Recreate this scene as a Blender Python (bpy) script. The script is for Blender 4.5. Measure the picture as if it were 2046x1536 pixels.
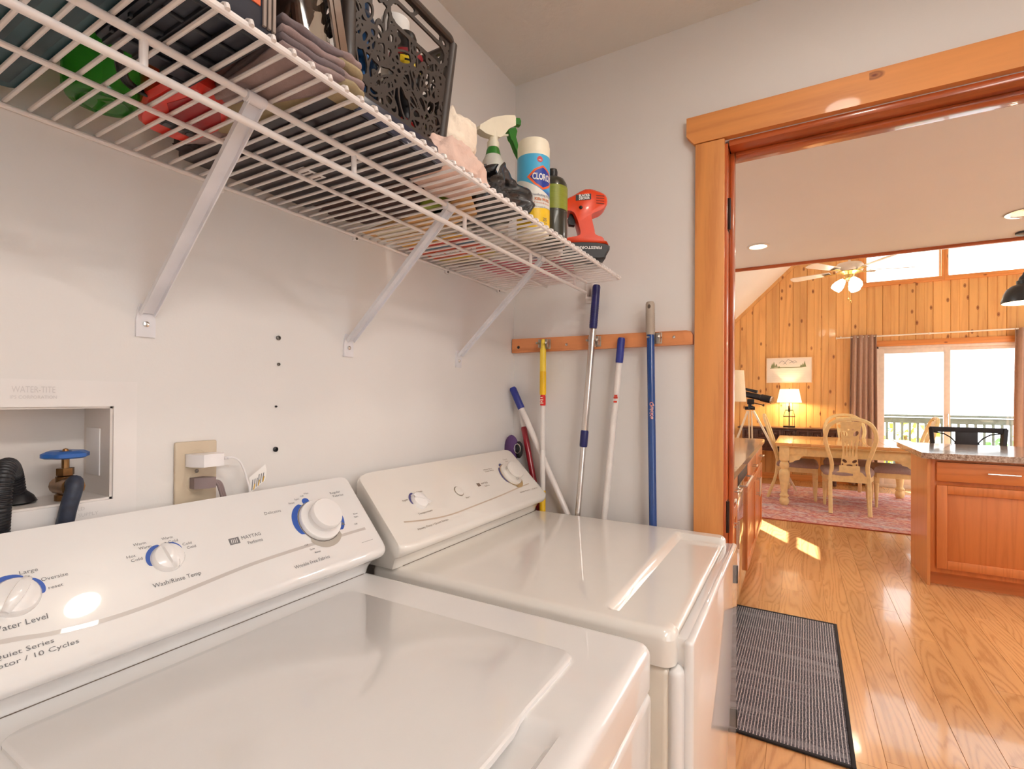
import bpy, bmesh, math, random
from mathutils import Vector as V, Matrix, noise as mnoise
for o in list(bpy.data.objects):
    bpy.data.objects.remove(o)
S = bpy.context.scene
COL = S.collection
PI = math.pi
rnd = random.Random(7)

# ------------------------------------------------------------------ camera
def cam_axes(yaw, pitch, roll):
    cy, sy, cp, sp = math.cos(yaw), math.sin(yaw), math.cos(pitch), math.sin(pitch)
    f = V((cy*cp, sy*cp, sp)); r = V((sy, -cy, 0)); u = r.cross(f)
    return r*math.cos(roll)+u*math.sin(roll), u*math.cos(roll)-r*math.sin(roll), f
r_, u_, f_ = cam_axes(.5225, .0056, .0072)
cd = bpy.data.cameras.new('camera'); cam = bpy.data.objects.new('camera', cd); COL.objects.link(cam)
cam.matrix_world = Matrix(((r_.x, u_.x, -f_.x, -1.5573), (r_.y, u_.y, -f_.y, -.8905), (r_.z, u_.z, -f_.z, 1.3119), (0, 0, 0, 1)))
cd.sensor_fit = 'HORIZONTAL'; cd.sensor_width = 36; cd.lens = 995.53/2046*36; cd.shift_y = 22.43/2046
cd.clip_start = .02; cd.clip_end = 300
S.camera = cam
# ------------------------------------------------------------------ world, sun, exposure
W = bpy.data.worlds.new('sky'); S.world = W; W.use_nodes = True
bg = W.node_tree.nodes['Background']; bg.inputs[0].default_value = (.93, .965, 1, 1); bg.inputs[1].default_value = 3.2
sl = bpy.data.lights.new('sun', 'SUN'); sl.energy = 40; sl.angle = .009; sl.color = (1, .93, .8)
sun = bpy.data.objects.new('sun', sl); COL.objects.link(sun)
SD = V((-.745, -.433, -.5)).normalized()
sun.rotation_euler = SD.to_track_quat('-Z', 'Y').to_euler()
S.view_settings.view_transform = 'Standard'; S.view_settings.look = 'None'
S.view_settings.exposure = 0.22; S.view_settings.gamma = 1; S.view_settings.use_curve_mapping = False
cy_ = S.cycles; cy_.use_denoising = True; cy_.max_bounces = 10; cy_.diffuse_bounces = 6; cy_.glossy_bounces = 4
cy_.transmission_bounces = 8; cy_.sample_clamp_indirect = 6; cy_.caustics_reflective = False; cy_.caustics_refractive = False

def area(name, loc, rot, size, power, col, shape='DISK', size_y=None, spread=PI):
    l = bpy.data.lights.new(name, 'AREA'); l.shape = shape; l.size = size; l.energy = power; l.color = col; l.spread = spread
    if size_y: l.size_y = size_y
    o = bpy.data.objects.new(name, l); o.location = loc; o.rotation_euler = rot; COL.objects.link(o); return o
def point(name, loc, power, col, r=.04):
    l = bpy.data.lights.new(name, 'POINT'); l.energy = power; l.color = col; l.shadow_soft_size = r
    o = bpy.data.objects.new(name, l); o.location = loc; COL.objects.link(o); return o
WARM = (1, .78, .52)
# ------------------------------------------------------------------ geometry helpers
class G:
    def __init__(s): s.v = []; s.f = []
    def add(s, vs, fs):
        n = len(s.v); s.v += [tuple(v) for v in vs]; s.f += [tuple(i+n for i in f) for f in fs]; return s
    def merge(s, g, M=None):
        return s.add([(M @ V(v)) for v in g.v] if M else g.v, g.f)
    def xf(s, M):
        s.v = [tuple(M @ V(v)) for v in s.v]; return s
    def box(s, x0, x1, y0, y1, z0, z1, b=0, seg=2):
        x0, x1 = min(x0, x1), max(x0, x1); y0, y1 = min(y0, y1), max(y0, y1); z0, z1 = min(z0, z1), max(z0, z1)
        if b <= 0:
            return s.add([(x0,y0,z0),(x1,y0,z0),(x1,y1,z0),(x0,y1,z0),(x0,y0,z1),(x1,y0,z1),(x1,y1,z1),(x0,y1,z1)],
                         [(0,3,2,1),(4,5,6,7),(0,1,5,4),(1,2,6,5),(2,3,7,6),(3,0,4,7)])
        b = min(b, (x1-x0)*.49, (y1-y0)*.49, (z1-z0)*.49)
        bm = bmesh.new(); bmesh.ops.create_cube(bm, size=1)
        for v in bm.verts:
            v.co = V(((x0+x1)/2+v.co.x*(x1-x0), (y0+y1)/2+v.co.y*(y1-y0), (z0+z1)/2+v.co.z*(z1-z0)))
        bmesh.ops.bevel(bm, geom=bm.edges[:], offset=b, segments=seg, profile=.5, affect='EDGES')
        bm.verts.index_update()
        s.add([v.co[:] for v in bm.verts], [[v.index for v in f.verts] for f in bm.faces]); bm.free(); return s
    def tube(s, pts, r, n=8, caps=True, closed=False):
        pts = [V(p) for p in pts]; m = len(pts); rs = r if isinstance(r, (list, tuple)) else [r]*m
        vs = []; prev = None
        for i, p in enumerate(pts):
            if closed: t = pts[(i+1) % m]-pts[i-1]
            else: t = (pts[min(i+1, m-1)]-pts[max(i-1, 0)])
            t = t.normalized()
            if prev is None:
                a = V((0, 0, 1)) if abs(t.z) < .9 else V((1, 0, 0)); x = t.cross(a).normalized()
            else:
                x = (prev-t*prev.dot(t)).normalized()
            y = t.cross(x); prev = x
            for k in range(n):
                a = 2*PI*k/n; vs.append(p+(x*math.cos(a)+y*math.sin(a))*rs[i])
        fs = []
        for i in range(m if closed else m-1):
            j = (i+1) % m
            for k in range(n): fs.append((i*n+k, i*n+(k+1) % n, j*n+(k+1) % n, j*n+k))
        if caps and not closed: fs += [tuple(range(n))[::-1], tuple((m-1)*n+k for k in range(n))]
        return s.add(vs, fs)
    def bar(s, a, b, w, h, up=(0, 0, 1)):
        a, b = V(a), V(b); t = (b-a).normalized(); x = t.cross(V(up)).normalized(); y = x.cross(t)
        vs = [p+x*sx*w/2+y*sy*h/2 for p in (a, b) for sx, sy in ((-1,-1),(1,-1),(1,1),(-1,1))]
        return s.add(vs, [(0,3,2,1),(4,5,6,7),(0,1,5,4),(1,2,6,5),(2,3,7,6),(3,0,4,7)])
    def lathe(s, prof, n=24, c=(0, 0, 0), M=None):
        vs = []; k = len(prof); c = V(c)
        for i in range(n):
            a = 2*PI*i/n
            for r, z in prof:
                p = V((r*math.cos(a), r*math.sin(a), z))
                vs.append((M @ p if M else p)+c)
        fs = []
        for i in range(n):
            j = (i+1) % n
            for q in range(k-1): fs.append((i*k+q, j*k+q, j*k+q+1, i*k+q+1))
        return s.add(vs, fs)
    def prism(s, poly, h0, h1, axes='xyz'):
        """polygon in the first two named axes, extruded along the third"""
        ix = ['xyz'.index(c) for c in axes]; n = len(poly); vs = []
        for h in (h0, h1):
            for a, b in poly:
                p = [0, 0, 0]; p[ix[0]] = a; p[ix[1]] = b; p[ix[2]] = h; vs.append(p)
        return s.add(vs, [tuple(range(n))[::-1], tuple(range(n, 2*n))]+[(i, (i+1) % n, n+(i+1) % n, n+i) for i in range(n)])
    def ribbon(s, A, B, th=None):
        """strip between two polylines"""
        n = len(A); s.add(list(A)+list(B), [(i, i+1, n+i+1, n+i) for i in range(n-1)]); return s
    def grid(s, nx, ny, fn):
        vs = [fn(i/(nx-1), j/(ny-1)) for j in range(ny) for i in range(nx)]
        return s.add(vs, [(j*nx+i, j*nx+i+1, (j+1)*nx+i+1, (j+1)*nx+i) for j in range(ny-1) for i in range(nx-1)])
    def ball(s, c, rx, ry=None, rz=None, n=12, m=8):
        ry = ry or rx; rz = rz or rx
        return s.lathe([(math.sin(PI*i/m), -math.cos(PI*i/m)) for i in range(m+1)], n, c, Matrix.Diagonal((rx, ry, rz)))
def plate(fn, u0, u1, v0, v1, du, th, M):
    """a sheet cut by an implicit function (solid where fn > 0), with thickness; M maps (u, v, w) to space"""
    nu, nv = max(2, int(round((u1-u0)/du))), max(2, int(round((v1-v0)/du)))
    val = [[fn(u0+(u1-u0)*i/nu, v0+(v1-v0)*j/nv) for i in range(nu+1)] for j in range(nv+1)]
    g = G(); cache = {}
    def vert(key, u, v):
        if key not in cache:
            cache[key] = len(g.v); g.v.append((u, v, 0))
        return cache[key]
    for j in range(nv):
        for i in range(nu):
            cs = [(i, j), (i+1, j), (i+1, j+1), (i, j+1)]; poly = []
            for k in range(4):
                a, b = cs[k], cs[(k+1) % 4]; fa, fb = val[a[1]][a[0]], val[b[1]][b[0]]
                if fa > 0: poly.append(vert(a, u0+(u1-u0)*a[0]/nu, v0+(v1-v0)*a[1]/nv))
                if (fa > 0) != (fb > 0):
                    t = fa/(fa-fb); key = (min(a, b), max(a, b))
                    poly.append(vert(key, u0+(u1-u0)*(a[0]+(b[0]-a[0])*t)/nu, v0+(v1-v0)*(a[1]+(b[1]-a[1])*t)/nv))
            if len(poly) > 2: g.f.append(tuple(poly))
    cnt = {}
    for f in g.f:
        for k in range(len(f)):
            e = (f[k], f[(k+1) % len(f)]); cnt[e] = 1
    n = len(g.v); fs = list(g.f)
    side = [(a, b, b+n, a+n) for (a, b) in cnt if (b, a) not in cnt]
    vs = [M(u, v, 0) for u, v, _ in g.v]+[M(u, v, th) for u, v, _ in g.v]
    r = G(); r.add(vs, fs+[tuple(i+n for i in f)[::-1] for f in fs]+side); return r
def slab(xs, ys, zf, z0, rc=.02):
    """solid with a height-function top over the rectangle of grid lines xs, ys; plan corners rounded by rc"""
    g = G(); nx, ny = len(xs), len(ys); ax, bx, ay, by = xs[0]+rc, xs[-1]-rc, ys[0]+rc, ys[-1]-rc
    def wp(x, y):
        cx, cy = min(max(x, ax), bx), min(max(y, ay), by); d = math.hypot(x-cx, y-cy)
        return (x, y) if d <= rc else (cx+(x-cx)*rc/d, cy+(y-cy)*rc/d)
    g.add([(*wp(x, y), zf(*wp(x, y))) for y in ys for x in xs], [(j*nx+i, j*nx+i+1, (j+1)*nx+i+1, (j+1)*nx+i) for j in range(ny-1) for i in range(nx-1)])
    ring = [i for i in range(nx)]+[j*nx+nx-1 for j in range(1, ny)]+[(ny-1)*nx+i for i in range(nx-2, -1, -1)]+[j*nx for j in range(ny-2, 0, -1)]
    n = len(g.v); g.v += [(g.v[i][0], g.v[i][1], z0) for i in ring]; m = len(ring)
    g.f += [(ring[k], n+k, n+(k+1) % m, ring[(k+1) % m]) for k in range(m)]+[tuple(n+k for k in range(m))]
    return g
def rpoly(x0, x1, y0, y1, r, n=5):
    out = []
    for cx, cy, a0 in ((x1-r, y1-r, 0), (x0+r, y1-r, PI/2), (x0+r, y0+r, PI), (x1-r, y0+r, 1.5*PI)):
        for k in range(n+1):
            a = a0+PI/2*k/n; out.append((cx+r*math.cos(a), cy+r*math.sin(a)))
    return out
def mesh(name, g, m, smooth=35):
    me = bpy.data.meshes.new(name); me.from_pydata([tuple(v) for v in g.v], [], g.f)
    bm = bmesh.new(); bm.from_mesh(me); bmesh.ops.recalc_face_normals(bm, faces=bm.faces[:]); bm.to_mesh(me); bm.free()
    if smooth:
        me.shade_smooth()
        if smooth < 180: me.set_sharp_from_angle(angle=math.radians(smooth))
    if m: me.materials.append(m)
    return me
def obj(name, g, m=None, parent=None, smooth=35, label=None, kind=None):
    """one mesh object; geometry in world coordinates unless the parent is turned, then in the parent's own"""
    me = g if isinstance(g, bpy.types.Mesh) else None
    if me is None:
        off = V((0, 0, 0)); p = parent
        while p is not None and not p.get('local'):
            off = off+p.location; p = p.parent
        if off.length > 0 and not (parent and parent.get('local')):
            g.v = [(v[0]-off.x, v[1]-off.y, v[2]-off.z) for v in g.v]
        me = mesh(name, g, m, smooth)
    o = bpy.data.objects.new(name, me); COL.objects.link(o)
    if parent: o.parent = parent
    if parent and parent.get('local'): o['local'] = 1
    if label: o['label'] = label
    if kind: o['kind'] = kind
    return o
def thing(name, label, cat, loc=(0, 0, 0), rz=0, group=None, local=False):
    o = bpy.data.objects.new(name, None); COL.objects.link(o); o.location = loc; o.rotation_euler = (0, 0, rz)
    o.empty_display_size = .05
    o['label'] = label; o['category'] = cat
    if group: o['group'] = group
    if local or rz: o['local'] = 1
    return o
def tag(o, label, cat, group=None):
    o['label'] = label; o['category'] = cat
    if group: o['group'] = group
    return o
def struct(name, g=None, m=None, smooth=35):
    if g is None:
        o = bpy.data.objects.new(name, None); COL.objects.link(o)
    else:
        o = obj(name, g, m, None, smooth)
    o['kind'] = 'structure'; return o
def dup(root, loc=None, rz=None, label=None, group=None):
    r = root.copy(); COL.objects.link(r)
    if loc is not None: r.location = loc
    if rz is not None: r.rotation_euler = (0, 0, rz)
    if label: r['label'] = label
    if group: r['group'] = group
    for ch in list(root.children):
        c = ch.copy(); COL.objects.link(c); c.parent = r
        for gch in list(ch.children):
            d = gch.copy(); COL.objects.link(d); d.parent = c
    return r
def text(s, size, fn, depth=.0004, w=None, bold=0.0, align='CENTER'):
    """lettering as geometry: fn maps (u, v, w) to space; w scales the text to a given width"""
    cu = bpy.data.curves.new('lettering', 'FONT'); cu.body = s; cu.size = size; cu.align_x = align; cu.align_y = 'CENTER'
    cu.resolution_u = 2; cu.offset = bold
    ob = bpy.data.objects.new('lettering', cu); me = ob.to_mesh()
    xs = [v.co.x for v in me.vertices] or [0, 1]
    k = w/(max(xs)-min(xs)) if w else 1
    g = G(); g.add([fn(v.co.x*k, v.co.y, depth) for v in me.vertices], [tuple(p.vertices) for p in me.polygons])
    ob.to_mesh_clear(); bpy.data.objects.remove(ob); bpy.data.curves.remove(cu); return g
# ------------------------------------------------------------------ materials
MATS = {}
class NT:
    def __init__(s, name):
        s.m = bpy.data.materials.new(name); s.m.use_nodes = True; s.t = s.m.node_tree
        s.b = s.t.nodes['Principled BSDF']; s.out = s.t.nodes['Material Output']
    def n(s, typ, **kw):
        nd = s.t.nodes.new('ShaderNode'+typ)
        for k, v in kw.items():
            if k.startswith('_'): setattr(nd, k[1:], v)
            else:
                nd.inputs[int(k[1:]) if k[0] == 'i' and k[1:].isdigit() else k.replace('__', ' ')].default_value = v
        return nd
    def l(s, a, b): s.t.links.new(a, b)
    def coord(s, scale=(1, 1, 1), rnd_off=False):
        tc = s.n('TexCoord'); mp = s.n('Mapping'); mp.inputs['Scale'].default_value = scale
        s.l(tc.outputs['Object'], mp.inputs['Vector'])
        if rnd_off:
            oi = s.n('ObjectInfo'); cb = s.n('CombineXYZ'); mu = s.n('Math', _operation='MULTIPLY', i1=37.0); mu2 = s.n('Math', _operation='MULTIPLY', i1=91.0)
            s.l(oi.outputs['Random'], mu.inputs[0]); s.l(oi.outputs['Random'], mu2.inputs[0])
            s.l(mu.outputs[0], cb.inputs[0]); s.l(mu2.outputs[0], cb.inputs[1]); s.l(mu.outputs[0], cb.inputs[2])
            s.l(cb.outputs[0], mp.inputs['Location']); s.rand = oi.outputs['Random']
        return mp.outputs[0]
    def ramp(s, src, stops, interp='LINEAR'):
        r = s.n('ValToRGB'); r.color_ramp.interpolation = interp; e = r.color_ramp.elements
        while len(e) < len(stops): e.new(.5)
        for k, (p, c) in enumerate(stops):
            e[k].position = p; e[k].color = (*c, 1) if len(c) == 3 else c
        s.l(src, r.inputs[0]); return r.outputs[0]
    def mix(s, fac, a, b, mode='MIX'):
        m = s.n('MixRGB', _blend_type=mode)
        for i, x in enumerate((fac, a, b)):
            if hasattr(x, 'is_linked'): s.l(x, m.inputs[i])
            elif isinstance(x, tuple): m.inputs[i].default_value = (*x, 1)
            else: m.inputs[i].default_value = x
        return m.outputs[0]
    def math(s, op, a, b=None):
        m = s.n('Math', _operation=op)
        for i, x in enumerate((a, b)):
            if x is None: continue
            if hasattr(x, 'is_linked'): s.l(x, m.inputs[i])
            else: m.inputs[i].default_value = x
        return m.outputs[0]
    def noise(s, vec, scale, detail=3, rough=.5, dist=0):
        n = s.n('TexNoise'); n.inputs['Scale'].default_value = scale; n.inputs['Detail'].default_value = detail
        n.inputs['Roughness'].default_value = rough; n.inputs['Distortion'].default_value = dist
        if vec is not None: s.l(vec, n.inputs['Vector'])
        return n.outputs['Fac']
    def bump(s, h, strength, dist=.01):
        b = s.n('Bump'); b.inputs['Strength'].default_value = strength; b.inputs['Distance'].default_value = dist
        s.l(h, b.inputs['Height']); s.l(b.outputs[0], s.b.inputs['Normal'])
def pbr(nt, rough=.5, metal=0, coat=0, spec=.5, coat_rough=.05):
    b = nt.b.inputs; b['Roughness'].default_value = rough; b['Metallic'].default_value = metal
    b['Coat Weight'].default_value = coat; b['Coat Roughness'].default_value = coat_rough; b['Specular IOR Level'].default_value = spec
def srgb(*c):
    return tuple((x/255/12.92 if x/255 <= .04045 else ((x/255+.055)/1.055)**2.4) for x in c)
def M(name, col, rough=.5, metal=0, coat=0, var=.06, vs=18, bump=0, bs=80, emit=0, ecol=None, spec=.5, alpha=1, trans=0, ior=1.45, vscale=(1, 1, 1)):
    if name in MATS: return MATS[name]
    nt = NT(name); pbr(nt, rough, metal, coat, spec, .025); c = nt.coord(vscale)
    f = nt.noise(c, vs, 3)
    a = tuple(x*(1-var) for x in col); b2 = tuple(min(1, x*(1+var)) for x in col)
    nt.l(nt.ramp(f, [(.3, a), (.7, b2)]), nt.b.inputs['Base Color'])
    if bump: nt.bump(nt.noise(c, bs, 4), bump, .004)
    if emit:
        nt.b.inputs['Emission Color'].default_value = (*(ecol or col), 1); nt.b.inputs['Emission Strength'].default_value = emit
    if trans: nt.b.inputs['Transmission Weight'].default_value = trans; nt.b.inputs['IOR'].default_value = ior
    if alpha < 1: nt.b.inputs['Alpha'].default_value = alpha
    MATS[name] = nt.m; return nt.m
def wood(name, light, dark, axis='Z', sc=5, stretch=.1, rings=9, knots=0, rough=.4, coat=.2, contrast=.6, per_piece=.12, knot_sc=(4.2, 4.2, 1.4)):
    """contour-line grain running along one axis, with optional knots"""
    if name in MATS: return MATS[name]
    nt = NT(name); pbr(nt, rough, 0, coat)
    k = [1, 1, 1]; k['XYZ'.index(axis)] = stretch
    v = nt.coord(tuple(k), True)
    big = nt.noise(v, sc, 1.5, .4, .3)
    ringv = nt.math('FRACT', nt.math('MULTIPLY', big, rings))
    tri = nt.math('ABSOLUTE', nt.math('SUBTRACT', ringv, .5))
    fine = nt.noise(v, sc*22, 3, .6)
    f = nt.math('ADD', nt.math('MULTIPLY', tri, 1.35), nt.math('MULTIPLY', nt.math('SUBTRACT', fine, .5), .75))
    mid = tuple(l*(1-contrast)+d*contrast for l, d in zip(light, dark))
    col = nt.ramp(f, [(.03, mid), (.3, light), (.8, tuple(min(1, x*1.08) for x in light))])
    tone = nt.ramp(nt.rand, [(0, (1-per_piece,)*3), (1, (1+per_piece*.5,)*3)])
    col = nt.mix(1.0, col, tone, 'MULTIPLY')
    if knots:
        ks = [knot_sc[0]]*3; ks['XYZ'.index(axis)] = knot_sc[2]
        s3 = nt.n('SeparateXYZ'); c3 = nt.n('CombineXYZ'); nt.l(nt.coord(tuple(ks), True), s3.inputs[0]); nt.l(s3.outputs[1], c3.inputs[0]); nt.l(s3.outputs[2], c3.inputs[1]); kv = c3.outputs[0]
        vo = nt.n('TexVoronoi', _voronoi_dimensions='2D'); vo.inputs['Scale'].default_value = 1; nt.l(kv, vo.inputs['Vector'])
        sep = nt.n('SeparateColor'); nt.l(vo.outputs['Color'], sep.inputs[0])
        gate = nt.math('GREATER_THAN', sep.outputs[0], 1-knots)
        d = nt.math('ADD', vo.outputs['Distance'], nt.math('MULTIPLY', nt.math('SUBTRACT', nt.noise(v, sc*6, 2), .5), .06))
        kf = nt.ramp(d, [(.02, (1, 1, 1)), (.05, (.55, .55, .55)), (.075, (.75,)*3), (.11, (0, 0, 0))])
        kf = nt.math('MULTIPLY', kf, gate)
        col = nt.mix(kf, col, (dark[0]*.42, dark[1]*.30, dark[2]*.30))
    nt.l(col, nt.b.inputs['Base Color'])
    nt.bump(fine, .06, .002)
    MATS[name] = nt.m; return nt.m
def paint(name, col, bump=.12, bs=160, rough=.75):
    if name in MATS: return MATS[name]
    nt = NT(name); pbr(nt, rough, 0, 0, .3); c = nt.coord()
    f = nt.noise(c, 2.2, 3)
    nt.l(nt.ramp(f, [(.3, tuple(x*.975 for x in col)), (.7, col)]), nt.b.inputs['Base Color'])
    nt.bump(nt.noise(c, bs, 3, .6), bump, .003); MATS[name] = nt.m; return nt.m
def granite(name):
    if name in MATS: return MATS[name]
    nt = NT(name); pbr(nt, .12, 0, .3); c = nt.coord()
    f = nt.noise(c, 60, 6, .75); g = nt.noise(c, 9, 3)
    col = nt.ramp(f, [(.3, (.05, .035, .03)), (.43, (.25, .16, .11)), (.55, (.52, .43, .36)), (.7, (.62, .56, .5))])
    nt.l(nt.mix(nt.ramp(g, [(.4, (0, 0, 0)), (.65, (.5, .5, .5))]), col, (.33, .26, .22)), nt.b.inputs['Base Color'])
    MATS[name] = nt.m; return nt.m
WALLC = (.79, .765, .745)
m_wall = paint('wall_paint', WALLC, .05, 240, .55)
m_ceil = paint('ceiling_paint', (.74, .71, .66), .5, 55, .85)
m_kwall = paint('kitchen_paint', (.8, .77, .74), .08, 200)
m_kceil = paint('kitchen_ceiling_paint', (.82, .815, .82), .1, 150)
m_pine = wood('knotty_pine', srgb(228, 176, 112), srgb(176, 96, 44), 'Z', 4.5, .07, 6, .42, .4, .2, .2, .13, (6, 6, 3.0))
m_casing = wood('pine_casing', srgb(222, 150, 84), srgb(178, 92, 40), 'Z', 6, .08, 8, .30, .45, .12, .28, .03, (7, 7, 3.2))
m_casingh = wood('pine_header', srgb(222, 148, 82), srgb(178, 92, 40), 'Y', 6, .08, 8, .25, .48, .08, .25, .03, (9, 9, 4.5))
m_jamb = wood('stained_jamb', srgb(186, 92, 44), srgb(132, 54, 22), 'Z', 7, .1, 6, 0, .28, .5, .5, .03)
m_jambh = wood('stained_jamb_head', srgb(186, 92, 44), srgb(132, 54, 22), 'Y', 7, .1, 6, 0, .28, .5, .5, .03)
m_rail = wood('rail_wood', srgb(224, 146, 92), srgb(176, 98, 52), 'Y', 9, .1, 7, .15, .4, .2, .5, .03, (6, 6, 3))
m_floor = wood('oak_floor', srgb(214, 164, 110), srgb(158, 100, 54), 'X', 6, .11, 19, 0, .2, .35, .36, .09)
m_cab = wood('oak_cabinet', srgb(206, 126, 70), srgb(168, 90, 42), 'Z', 10, .06, 7, 0, .3, .35, .22, .03)
m_cabh = wood('oak_drawer', srgb(206, 126, 70), srgb(168, 90, 42), 'Y', 10, .06, 7, 0, .3, .35, .25, .03)
m_cabx = wood('oak_side', srgb(216, 150, 92), srgb(180, 106, 54), 'Z', 10, .06, 6, 0, .3, .35, .2, .03)
m_gran = granite('granite')
m_white = M('white_enamel', (.80, .785, .775), .3, 0, 1, .01)
m_print = M('grey_print', (.16, .16, .17), .5)
m_steel = M('brushed_steel', (.62, .6, .58), .28, 1, 0, .08, 40, vscale=(1, 1, 12))
m_chrome = M('chrome', (.75, .74, .72), .12, 1)
m_black = M('black_plastic', (.012, .012, .014), .4)
m_wire = M('white_vinyl', (.83, .78, .76), .35)
m_cream = M('cream_paint', srgb(236, 214, 160), .42, 0, .1, .07, 25)
m_dark = wood('dark_walnut', srgb(92, 58, 50), srgb(50, 30, 28), 'Y', 8, .1, 7, 0, .4, .1, .5, .04)
m_glass = None
nt = NT('clear_glass'); nt.b.inputs['Base Color'].default_value = (1, 1, 1, 1)
tr = nt.n('BsdfTransparent'); gl = nt.n('BsdfGlossy'); gl.inputs['Roughness'].default_value = .02; mx = nt.n('MixShader')
lw = nt.n('LayerWeight'); lw.inputs['Blend'].default_value = .5; tr.inputs[0].default_value = (.97, .985, .98, 1)
nt.l(nt.math('ADD', nt.math('MULTIPLY', nt.math('POWER', lw.outputs['Facing'], 5.0), .6), .04), mx.inputs[0]); nt.l(tr.outputs[0], mx.inputs[1]); nt.l(gl.outputs[0], mx.inputs[2]); nt.l(mx.outputs[0], nt.out.inputs[0])
m_glass = nt.m
# ================================================================== SETTING
XF = 7.9                       # far wall
RIGHT = -4.8
ZL = 2.439                     # laundry ceiling
YW = .6                        # great-room left wall
def vault(y):                  # sloped ceiling height
    return 2.718-.97*(y-.069) if y > -3 else 5.695-.97*(-3-y)
fl = struct('floor', G().box(-2.9, XF+.1, RIGHT-.1, .8, -.08, -.004), m_floor)
g0 = None
plank_mesh = {}
y = .10
row = 0
while y > -3.1:
    x = -2.8 - rnd.random()*1.4
    while x < XF:
        L = rnd.choice((1.5, 1.9, 2.3))
        a, b = max(x, -2.8), min(x+L, XF)
        if b-a > .05:
            key = round(b-a, 2)
            if key not in plank_mesh:
                plank_mesh[key] = mesh('plank', G().box(0, key-.0012, -.1258, 0, -.02, 0, .0006, 1), m_floor, 0)
            o = bpy.data.objects.new('plank', plank_mesh[key]); COL.objects.link(o); o.parent = fl; o.location = (a, y, 0)
        x += L
    y -= .127; row += 1
# laundry room walls
BX0, BX1, BZ0, BZ1 = -1.50, -1.209, 1.158, 1.296          # opening for the supply box
g = G()
for a in ((-2.9, BX0, 0, ZL), (BX1, 0, 0, ZL), (BX0, BX1, 0, BZ0), (BX0, BX1, BZ1, ZL)):
    g.box(a[0], a[1], 0, .12, a[2], a[3])
wl = struct('wall_left', g, m_wall, 0)
DY0, DY1, DZ = -.703, -1.56, 2.062                        # door opening
g = G().box(0, .115, DY0, .12, 0, ZL+.06).box(0, .115, DY1, RIGHT, 0, ZL+.06).box(0, .115, DY0, DY1, DZ, ZL+.06)
struct('wall_doorway', g, m_wall, 0)
WX0, WX1 = -2.35, -1.15                                      # laundry window in the right wall
g = G()
for a in ((-2.9, WX0, 0, ZL), (WX1, 0, 0, ZL), (WX0, WX1, 0, 1.0), (WX0, WX1, 1.95, ZL)):
    g.box(a[0], a[1], -2.42, -2.3, a[2], a[3])
struct('wall_right', g, m_wall, 0)
struct('wall_back', G().box(-3.0, -2.8, -2.42, .12, 0, ZL), m_wall, 0)
struct('ceiling', G().box(-3.0, 0, -2.42, .12, ZL, ZL+.06), m_ceil, 0)
wf = struct('window_1')
obj('sash', G().box(WX0, WX1, -2.40, -2.35, 1.0, 1.05, .004).box(WX0, WX1, -2.40, -2.35, 1.90, 1.95, .004).box(WX0, WX0+.05, -2.40, -2.35, 1.0, 1.95, .004).box(WX1-.05, WX1, -2.40, -2.35, 1.0, 1.95, .004).box(WX0, WX1, -2.39, -2.36, 1.46, 1.5, .004), m_white, wf)
obj('pane', G().box(WX0+.05, WX1-.05, -2.378, -2.374, 1.05, 1.9), m_glass, wf)
# little screws and holes left in the wall
m_screw = M('dull_screw', (.22, .2, .18), .4, .8)
for (x, z, r, dk) in ((-.937, 1.428, .0045, 0), (-.936, 1.376, .003, 0), (-.941, 1.209, .005, 1), (-.941, 1.293, .002, 1)):
    g = G().lathe([(r, 0), (r, .003), (r*.55, .0045), (r*.45, .002), (0, .002)], 12, (x, 0, z), Matrix.Rotation(PI/2, 3, 'X'))
    obj('hole_plug' if dk else 'screw', g, m_black if dk else m_screw, wl)
# --- door frame between the rooms
dr = struct('door_1')
obj('casing', G().box(-.02, 0, -.623, DY0, 0, 2.064, .002), m_casing, dr)
obj('casing', G().box(-.02, 0, DY1, DY1-.085, 0, 2.064, .002), m_casing, dr)
hp = [(-.598, 2.147), (-.598, 2.093), (-.620, 2.066), (-1.65, 2.066), (-1.672, 2.093), (-1.672, 2.147)]
obj('header', G().prism(hp, -.022, 0, 'yzx'), m_casingh, dr)
obj('jamb', G().box(-.004, .125, -.697, -.710, 0, 2.055, .0015), m_jamb, dr)
obj('jamb', G().box(-.004, .125, DY1-.006, DY1+.007, 0, 2.055, .0015), m_jamb, dr)
obj('head_jamb', G().box(-.004, .125, -.713, DY1, 2.045, 2.062, .0015), m_jambh, dr)
obj('door_stop', G().box(.045, .085, -.710, -.7225, 0, 2.045, .003), m_jamb, dr)
obj('door_stop', G().box(.045, .085, -.7255, DY1+.02, 2.033, 2.045, .003), m_jambh, dr)
obj('casing', G().box(.115, .135, -.63, -.716, 0, 2.06, .002), m_casing, dr)
obj('header', G().box(.115, .137, -.6, -1.66, 2.06, 2.145, .002), m_casingh, dr)
m_bronze = M('dark_bronze', (.05, .03, .025), .35, .8)
for z in (.975, .22, 1.85):
    h = obj('hinge', G().box(.004, .04, -.7098, -.7118, z-.045, z+.045, .001).tube([(.001, -.713, z-.045), (.001, -.713, z+.045)], .0055, 10), m_bronze, dr)
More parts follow.
